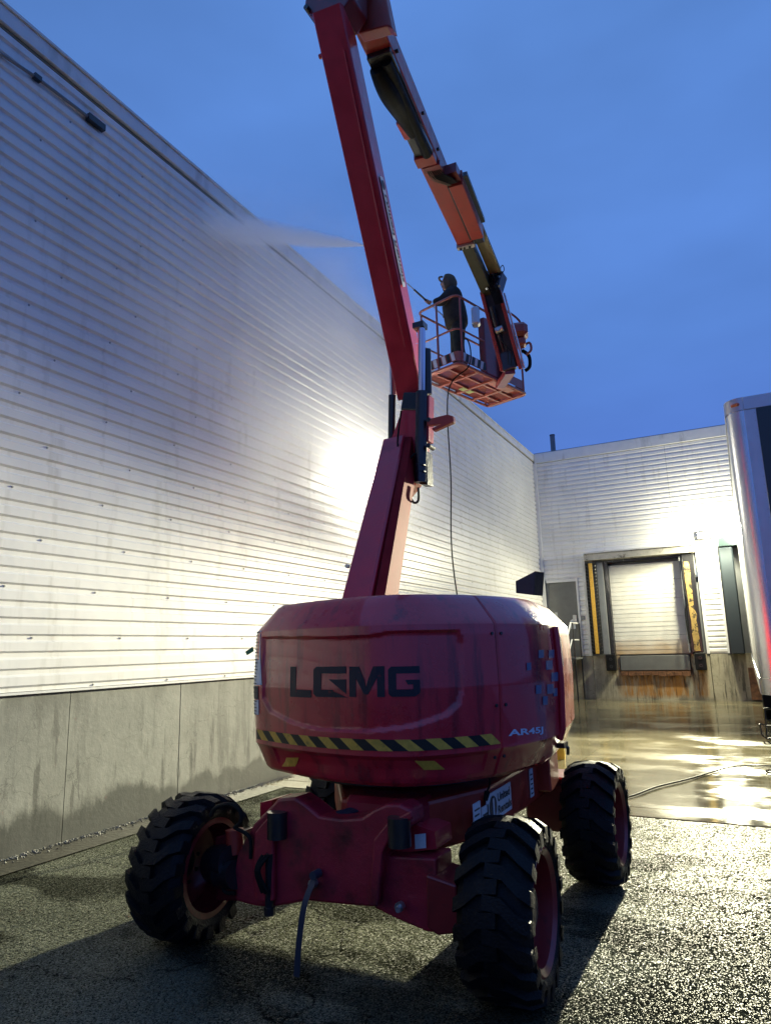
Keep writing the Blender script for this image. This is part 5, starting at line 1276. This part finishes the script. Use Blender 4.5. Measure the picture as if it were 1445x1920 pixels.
# hood of the jacket: open shell round the head
b = MB(); nU, nV = 22, 12; grid = []
for j in range(nV+1):
    ph = R(-65 + 150*j/nV)
    for i in range(nU+1):
        th = R(50 + 260*i/nU); wob = 1+.03*math.sin(i*1.3+j)
        fx = math.cos(th)*math.cos(ph)*.130*wob - .012; ry = math.sin(th)*math.cos(ph)*.108*wob; zz = math.sin(ph)*.150
        grid.append(hd + px_*fx + rt*ry + Vector((0,0,zz)))
fs = [(j*(nU+1)+i, j*(nU+1)+i+1, (j+1)*(nU+1)+i+1, (j+1)*(nU+1)+i) for j in range(nV) for i in range(nU)]
b.add(grid, fs); ho = b.build('jacket_hood', HOODM, man, smooth=80); md = ho.modifiers.new('thickness', 'SOLIDIFY'); md.thickness = .012; md.offset = 1
b = MB(); b.tube([hd+px_*.085+rt*.075+Vector((0,0,.075)), hd+px_*.125+rt*.03+Vector((0,0,.095)), hd+px_*.125-rt*.03+Vector((0,0,.095)), hd+px_*.085-rt*.075+Vector((0,0,.075))], .016, n=8, smooth=4); b.build('hood_rim', HOODM, man, smooth=80)
# hands with fingers closed on the lance
ldn = ld.normalized()
def hand(c, wr):
    d = (c-wr).normalized(); s_ = ldn; n1 = s_.cross(d).normalized()
    v = [wr, wr.lerp(c, .75), c-d*.012]; e_ = [(0,1),(1,2)]; r_ = [(.026,.022),(.036,.020),(.034,.016)]
    hh_ = skin('hand', v, e_, r_, SKIN, man, 2)
    for k in range(4):
        o_ = s_*(.030-.020*k); ln = (.95,1.05,1.0,.85)[k]
        v = [c-d*.02+o_+n1*.010, c+o_+n1*.026, c+d*.020*ln+o_+n1*.018, c+d*.026*ln+o_-n1*.006, c+d*.010+o_-n1*.024*ln]
        skin('finger', v, [(0,1),(1,2),(2,3),(3,4)], [.010,.0095,.009,.0085,.007], SKIN, hh_, 1)
    v = [c-d*.045+s_*.03, c-d*.02+s_*.045-n1*.01, c+s_*.046-n1*.022, c+d*.016+s_*.034-n1*.024]
    skin('thumb', v, [(0,1),(1,2),(2,3)], [.012,.011,.010,.008], SKIN, hh_, 1)
hand(hand1, wr1); hand(hand2, wr2)
for s, (z0_, f_) in ((1, (.13,-.02)), (-1, (-.13,-.05))):
    b = MB()
    b.box(B(f_+.06, z0_, .045), (.29,.11,.09), Matrix.Rotation(math.atan2(px_.y, px_.x),3,'Z'), bev=.03); b.cyl(B(f_, z0_, .06), B(f_, z0_, .20), .062, .058, n=14); b.build('boot', BLK, man, smooth=40)

# lance
lan = thing('spray_lance', ln0, 'long thin pressure washer lance held by the operator, its tip past the boom', 'spray lance')
b = MB(); b.cyl(online(.03), online(.97), .0085, n=8); b.build('tube', STEEL, lan)
b = MB(); b.cyl(online(.97), nozzle, .013, .009, n=10); b.build('nozzle', BRS, lan)
b = MB(); b.cyl(online(.22), online(.42), .016, n=10); b.build('grip', BLK, lan)
b = MB(); b.cyl(online(-.03), online(.05), .022, n=10); b.beam(online(.0), online(.0)+Vector((.03,.02,-.13)), .03, .035); b.build('trigger_gun', BLK, lan)
# pressure hose: from the gun, over the platform, down to the ground and away
hp = online(-.03)
g0 = gnd(1010,1560); pts = [hp, hp+Vector((.06,0,-.35)), pf(.10,-.05,.40), pf(.10,-.06,.0), V3(840,735,9.0), V3(845,900,9.03), V3(849,1060,9.05), Vector((-3.42,9.08,.9)), Vector((-3.40,9.0,.25)), Vector((-3.2,8.8,.04)), Vector((-2.4,7.9,.025))]
q = gnd(1145,1497); pts += [Vector((-1.85,7.55,.025)), Vector((q.x,q.y,.025))]
for p in ((1180,1498),(1230,1480),(1290,1465),(1340,1450),(1378,1441),(1420,1440),(1470,1440)):
    q = gnd(*p); pts.append(Vector((q.x, q.y, .025)))
b = MB(); b.tube(pts, .010, n=8, smooth=8); tag(b.build('pressure_hose', HOSE), 'black pressure hose hanging from the platform and snaking over the wet concrete', 'hose')
q = gnd(1455,1452); b = MB(); b.lathe((q.x,q.y,.03), (0,0,1), [(-.01,.11),(0,.12),(.01,.11),(0,.10)], n=30); tag(b.build('hose_coil', HOSE), 'small loop of black hose lying by the right edge of the yard', 'hose')
# tie-down strap hanging from the front axle
s0 = A(588,1650,3.06); s1 = Vector((s0.x-.01, s0.y-.06, .01)); b = MB()
w2 = .016; pts = catmull([s0, Vector((s0.x-.035, s0.y-.03, .34)), Vector((s0.x-.06, s0.y-.04, .18)), Vector((s0.x-.075, s0.y-.04, .02))], 6)
for i in range(len(pts)-1): b.prism([pts[i]-Vector((w2,0,0)), pts[i]+Vector((w2,0,0)), pts[i+1]+Vector((w2,0,0)), pts[i+1]-Vector((w2,0,0))], (0,.004,0))
b.cyl(s0+Vector((0,-.01,.02)), s0+Vector((0,.05,.02)), .02, n=10)
tag(b.build('strap', BLUEM), 'blue grey webbing strap hanging from the red front axle', 'strap')

# ------------------------------------------------------------------ water spray and mist
def vol_mat(name, dens, col=(1,1,1), scale=1.5, lo=.4, hi=.7, aniso=.3, falloff=None):
    m = bpy.data.materials.new(name); m.use_nodes = True; n = m.node_tree.nodes; l = m.node_tree.links; n.clear()
    o_ = n.new('ShaderNodeOutputMaterial'); pv = n.new('ShaderNodeVolumePrincipled'); l.new(pv.outputs[0], o_.inputs['Volume'])
    pv.inputs['Color'].default_value = (*col, 1); pv.inputs['Anisotropy'].default_value = aniso
    tc_ = n.new('ShaderNodeTexCoord'); t = n.new('ShaderNodeTexNoise'); t.inputs['Scale'].default_value = scale; t.inputs['Detail'].default_value = 3
    geo = n.new('ShaderNodeNewGeometry'); l.new(geo.outputs['Position'], t.inputs[0])
    r_ = n.new('ShaderNodeMapRange'); r_.inputs[1].default_value = lo; r_.inputs[2].default_value = hi; r_.inputs[3].default_value = .15; r_.inputs[4].default_value = 1; l.new(t.outputs[0], r_.inputs[0])
    # soft towards the edge of the unit ball of the object
    ln_ = n.new('ShaderNodeVectorMath'); ln_.operation = 'LENGTH'; l.new(tc_.outputs['Object'], ln_.inputs[0])
    return m, n, l, pv, r_, ln_, tc_
m, n, l, pv, r_, ln_, tc_ = vol_mat('mist_volume', 1, (1,1,1), 1.1, .38, .66, .35)
f_ = n.new('ShaderNodeMapRange'); f_.inputs[1].default_value = 1; f_.inputs[2].default_value = .1; f_.inputs[3].default_value = 0; f_.inputs[4].default_value = 1; f_.interpolation_type = 'SMOOTHSTEP'; l.new(ln_.outputs['Value'], f_.inputs[0])
q_ = n.new('ShaderNodeMath'); q_.operation = 'MULTIPLY'; l.new(f_.outputs[0], q_.inputs[0]); l.new(r_.outputs[0], q_.inputs[1])
q2 = n.new('ShaderNodeMath'); q2.operation = 'MULTIPLY'; l.new(q_.outputs[0], q2.inputs[0]); q2.inputs[1].default_value = .95; l.new(q2.outputs[0], pv.inputs['Density'])
MIST = m
bm = bmesh.new(); bmesh.ops.create_icosphere(bm, subdivisions=4, radius=1); me = bpy.data.meshes.new('mist_cloud'); bm.to_mesh(me); bm.free(); me.materials.append(MIST)
o = bpy.data.objects.new('mist_cloud', me); COL.objects.link(o); o.location = (-4.9, 8.0, 5.3); o.scale = (1.5, 4.4, 3.0)
tag(o, 'pale drifting mist of spray glowing round the lamp on the left wall', 'mist', kind='stuff')
me2 = me.copy(); me2.name = 'lamp_glare_ball'; m = MIST.copy(); m.name = 'lamp_glare_volume'; me2.materials.clear(); me2.materials.append(m)
for nd in m.node_tree.nodes:
    if nd.type == 'MATH' and not nd.inputs[1].is_linked and abs(nd.inputs[1].default_value-.95) < 1e-4: nd.inputs[1].default_value = 5.0
o = bpy.data.objects.new('lamp_glare_ball', me2); COL.objects.link(o); o.location = la+Vector((.1,0,0)); o.scale = (.5, .62, .55)  # extra volume added round the lamp to produce its glare
tag(o, 'ball of dense haze added at the left wall lamp to make its glare', 'mist', kind='stuff')
# the jet: a flattened cone from the nozzle to the wall
wallp = onx(372, 420, WX+.05); jd = wallp - nozzle; JL = jd.length*1.02
b = MB(); nseg = 24; rings = []; zax = jd.normalized(); xa = zax.cross(Vector((0,0,1))).normalized(); ya = xa.cross(zax)
for i in range(nseg+1):
    f = i/nseg; r1 = .010+.30*f**.8
    for k in range(20):
        th = 2*math.pi*k/20; b.v.append(Vector((math.cos(th)*r1*.8, math.sin(th)*r1, f*JL)))
for i in range(nseg):
    for k in range(20): b.f.append((i*20+k, i*20+(k+1) % 20, (i+1)*20+(k+1) % 20, (i+1)*20+k)); b.m.append(0)
b.f += [tuple(range(20)), tuple(range(nseg*20, nseg*20+20))]; b.m += [0, 0]
m = bpy.data.materials.new('spray_volume'); m.use_nodes = True; n = m.node_tree.nodes; l = m.node_tree.links; n.clear()
o_ = n.new('ShaderNodeOutputMaterial'); pv = n.new('ShaderNodeVolumePrincipled'); l.new(pv.outputs[0], o_.inputs['Volume']); pv.inputs['Anisotropy'].default_value = .2; pv.inputs['Color'].default_value = (1,1,1,1)
tc_ = n.new('ShaderNodeTexCoord'); sp_ = n.new('ShaderNodeSeparateXYZ'); l.new(tc_.outputs['Object'], sp_.inputs[0])
# radius relative to the cone
def mth(op, a, c=None, d=None):
    q_ = n.new('ShaderNodeMath'); q_.operation = op
    for i_, v_ in enumerate((a, c, d)):
        if v_ is None: continue
        if isinstance(v_, (int, float)): q_.inputs[i_].default_value = v_
        else: l.new(v_, q_.inputs[i_])
    return q_.outputs[0]
zf = mth('DIVIDE', sp_.outputs['Z'], JL)
nz0 = n.new('ShaderNodeTexNoise'); nz0.inputs['Scale'].default_value = 4; nz0.inputs['Detail'].default_value = 6; nz0.inputs['Roughness'].default_value = .7; nm0 = n.new('ShaderNodeMapping'); nm0.inputs['Scale'].default_value = (2.2,2.2,.6); l.new(tc_.outputs['Object'], nm0.inputs[0]); l.new(nm0.outputs[0], nz0.inputs[0])
rad = mth('MULTIPLY_ADD', mth('POWER', mth('MAXIMUM', zf, 0.0), .8), .30, .01)
rr_ = mth('SQRT', mth('ADD', mth('POWER', mth('MULTIPLY', sp_.outputs['X'], 1.25), 2), mth('POWER', sp_.outputs['Y'], 2)))
rel = mth('DIVIDE', rr_, rad)
rel = mth('ADD', rel, mth('MULTIPLY', mth('SUBTRACT', nz0.outputs[0], .5), mth('MULTIPLY_ADD', zf, 1.6, .25)))
edge = mth('POWER', mth('MAXIMUM', mth('SUBTRACT', 1, rel), 0), 1.5)
dens = mth('DIVIDE', mth('MULTIPLY', edge, 14.0), mth('MAXIMUM', rad, .03))
nz = n.new('ShaderNodeTexNoise'); nz.inputs['Scale'].default_value = 7; nz.inputs['Detail'].default_value = 4; l.new(tc_.outputs['Object'], nz.inputs[0])
mp_ = n.new('ShaderNodeMapRange'); mp_.inputs[1].default_value = .3; mp_.inputs[2].default_value = .65; mp_.inputs[3].default_value = .35; mp_.inputs[4].default_value = 1.2; l.new(nz.outputs[0], mp_.inputs[0])
fade = mth('MAXIMUM', mth('SUBTRACT', 1.0, mth('POWER', zf, 1.6)), 0.04)
l.new(mth('MULTIPLY', mth('MULTIPLY', dens, mp_.outputs[0]), fade), pv.inputs['Density'])
me = bpy.data.meshes.new('water_spray'); me.from_pydata(b.v, [], b.f); me.materials.append(m); o = bpy.data.objects.new('water_spray', me); COL.objects.link(o)
o.matrix_world = Matrix.Translation(nozzle) @ Matrix((xa, ya, zax)).transposed().to_4x4()
tag(o, 'fan of white water spray blasting from the lance tip onto the siding', 'water spray', kind='stuff')
# thin damp air over the whole yard
b = MB(); b.bb(-5.3, 8.5, -6, 20.0, -1, 12); 
hz = bpy.data.materials.new('damp_air'); hz.use_nodes = True; n = hz.node_tree.nodes; l = hz.node_tree.links; n.clear()
o_ = n.new('ShaderNodeOutputMaterial'); pv = n.new('ShaderNodeVolumePrincipled'); l.new(pv.outputs[0], o_.inputs['Volume']); pv.inputs['Color'].default_value = (1,1,1,1); pv.inputs['Density'].default_value = .0004; pv.inputs['Anisotropy'].default_value = .5
HAZE = False
if HAZE: tag(b.build('haze', hz), kind='stuff')
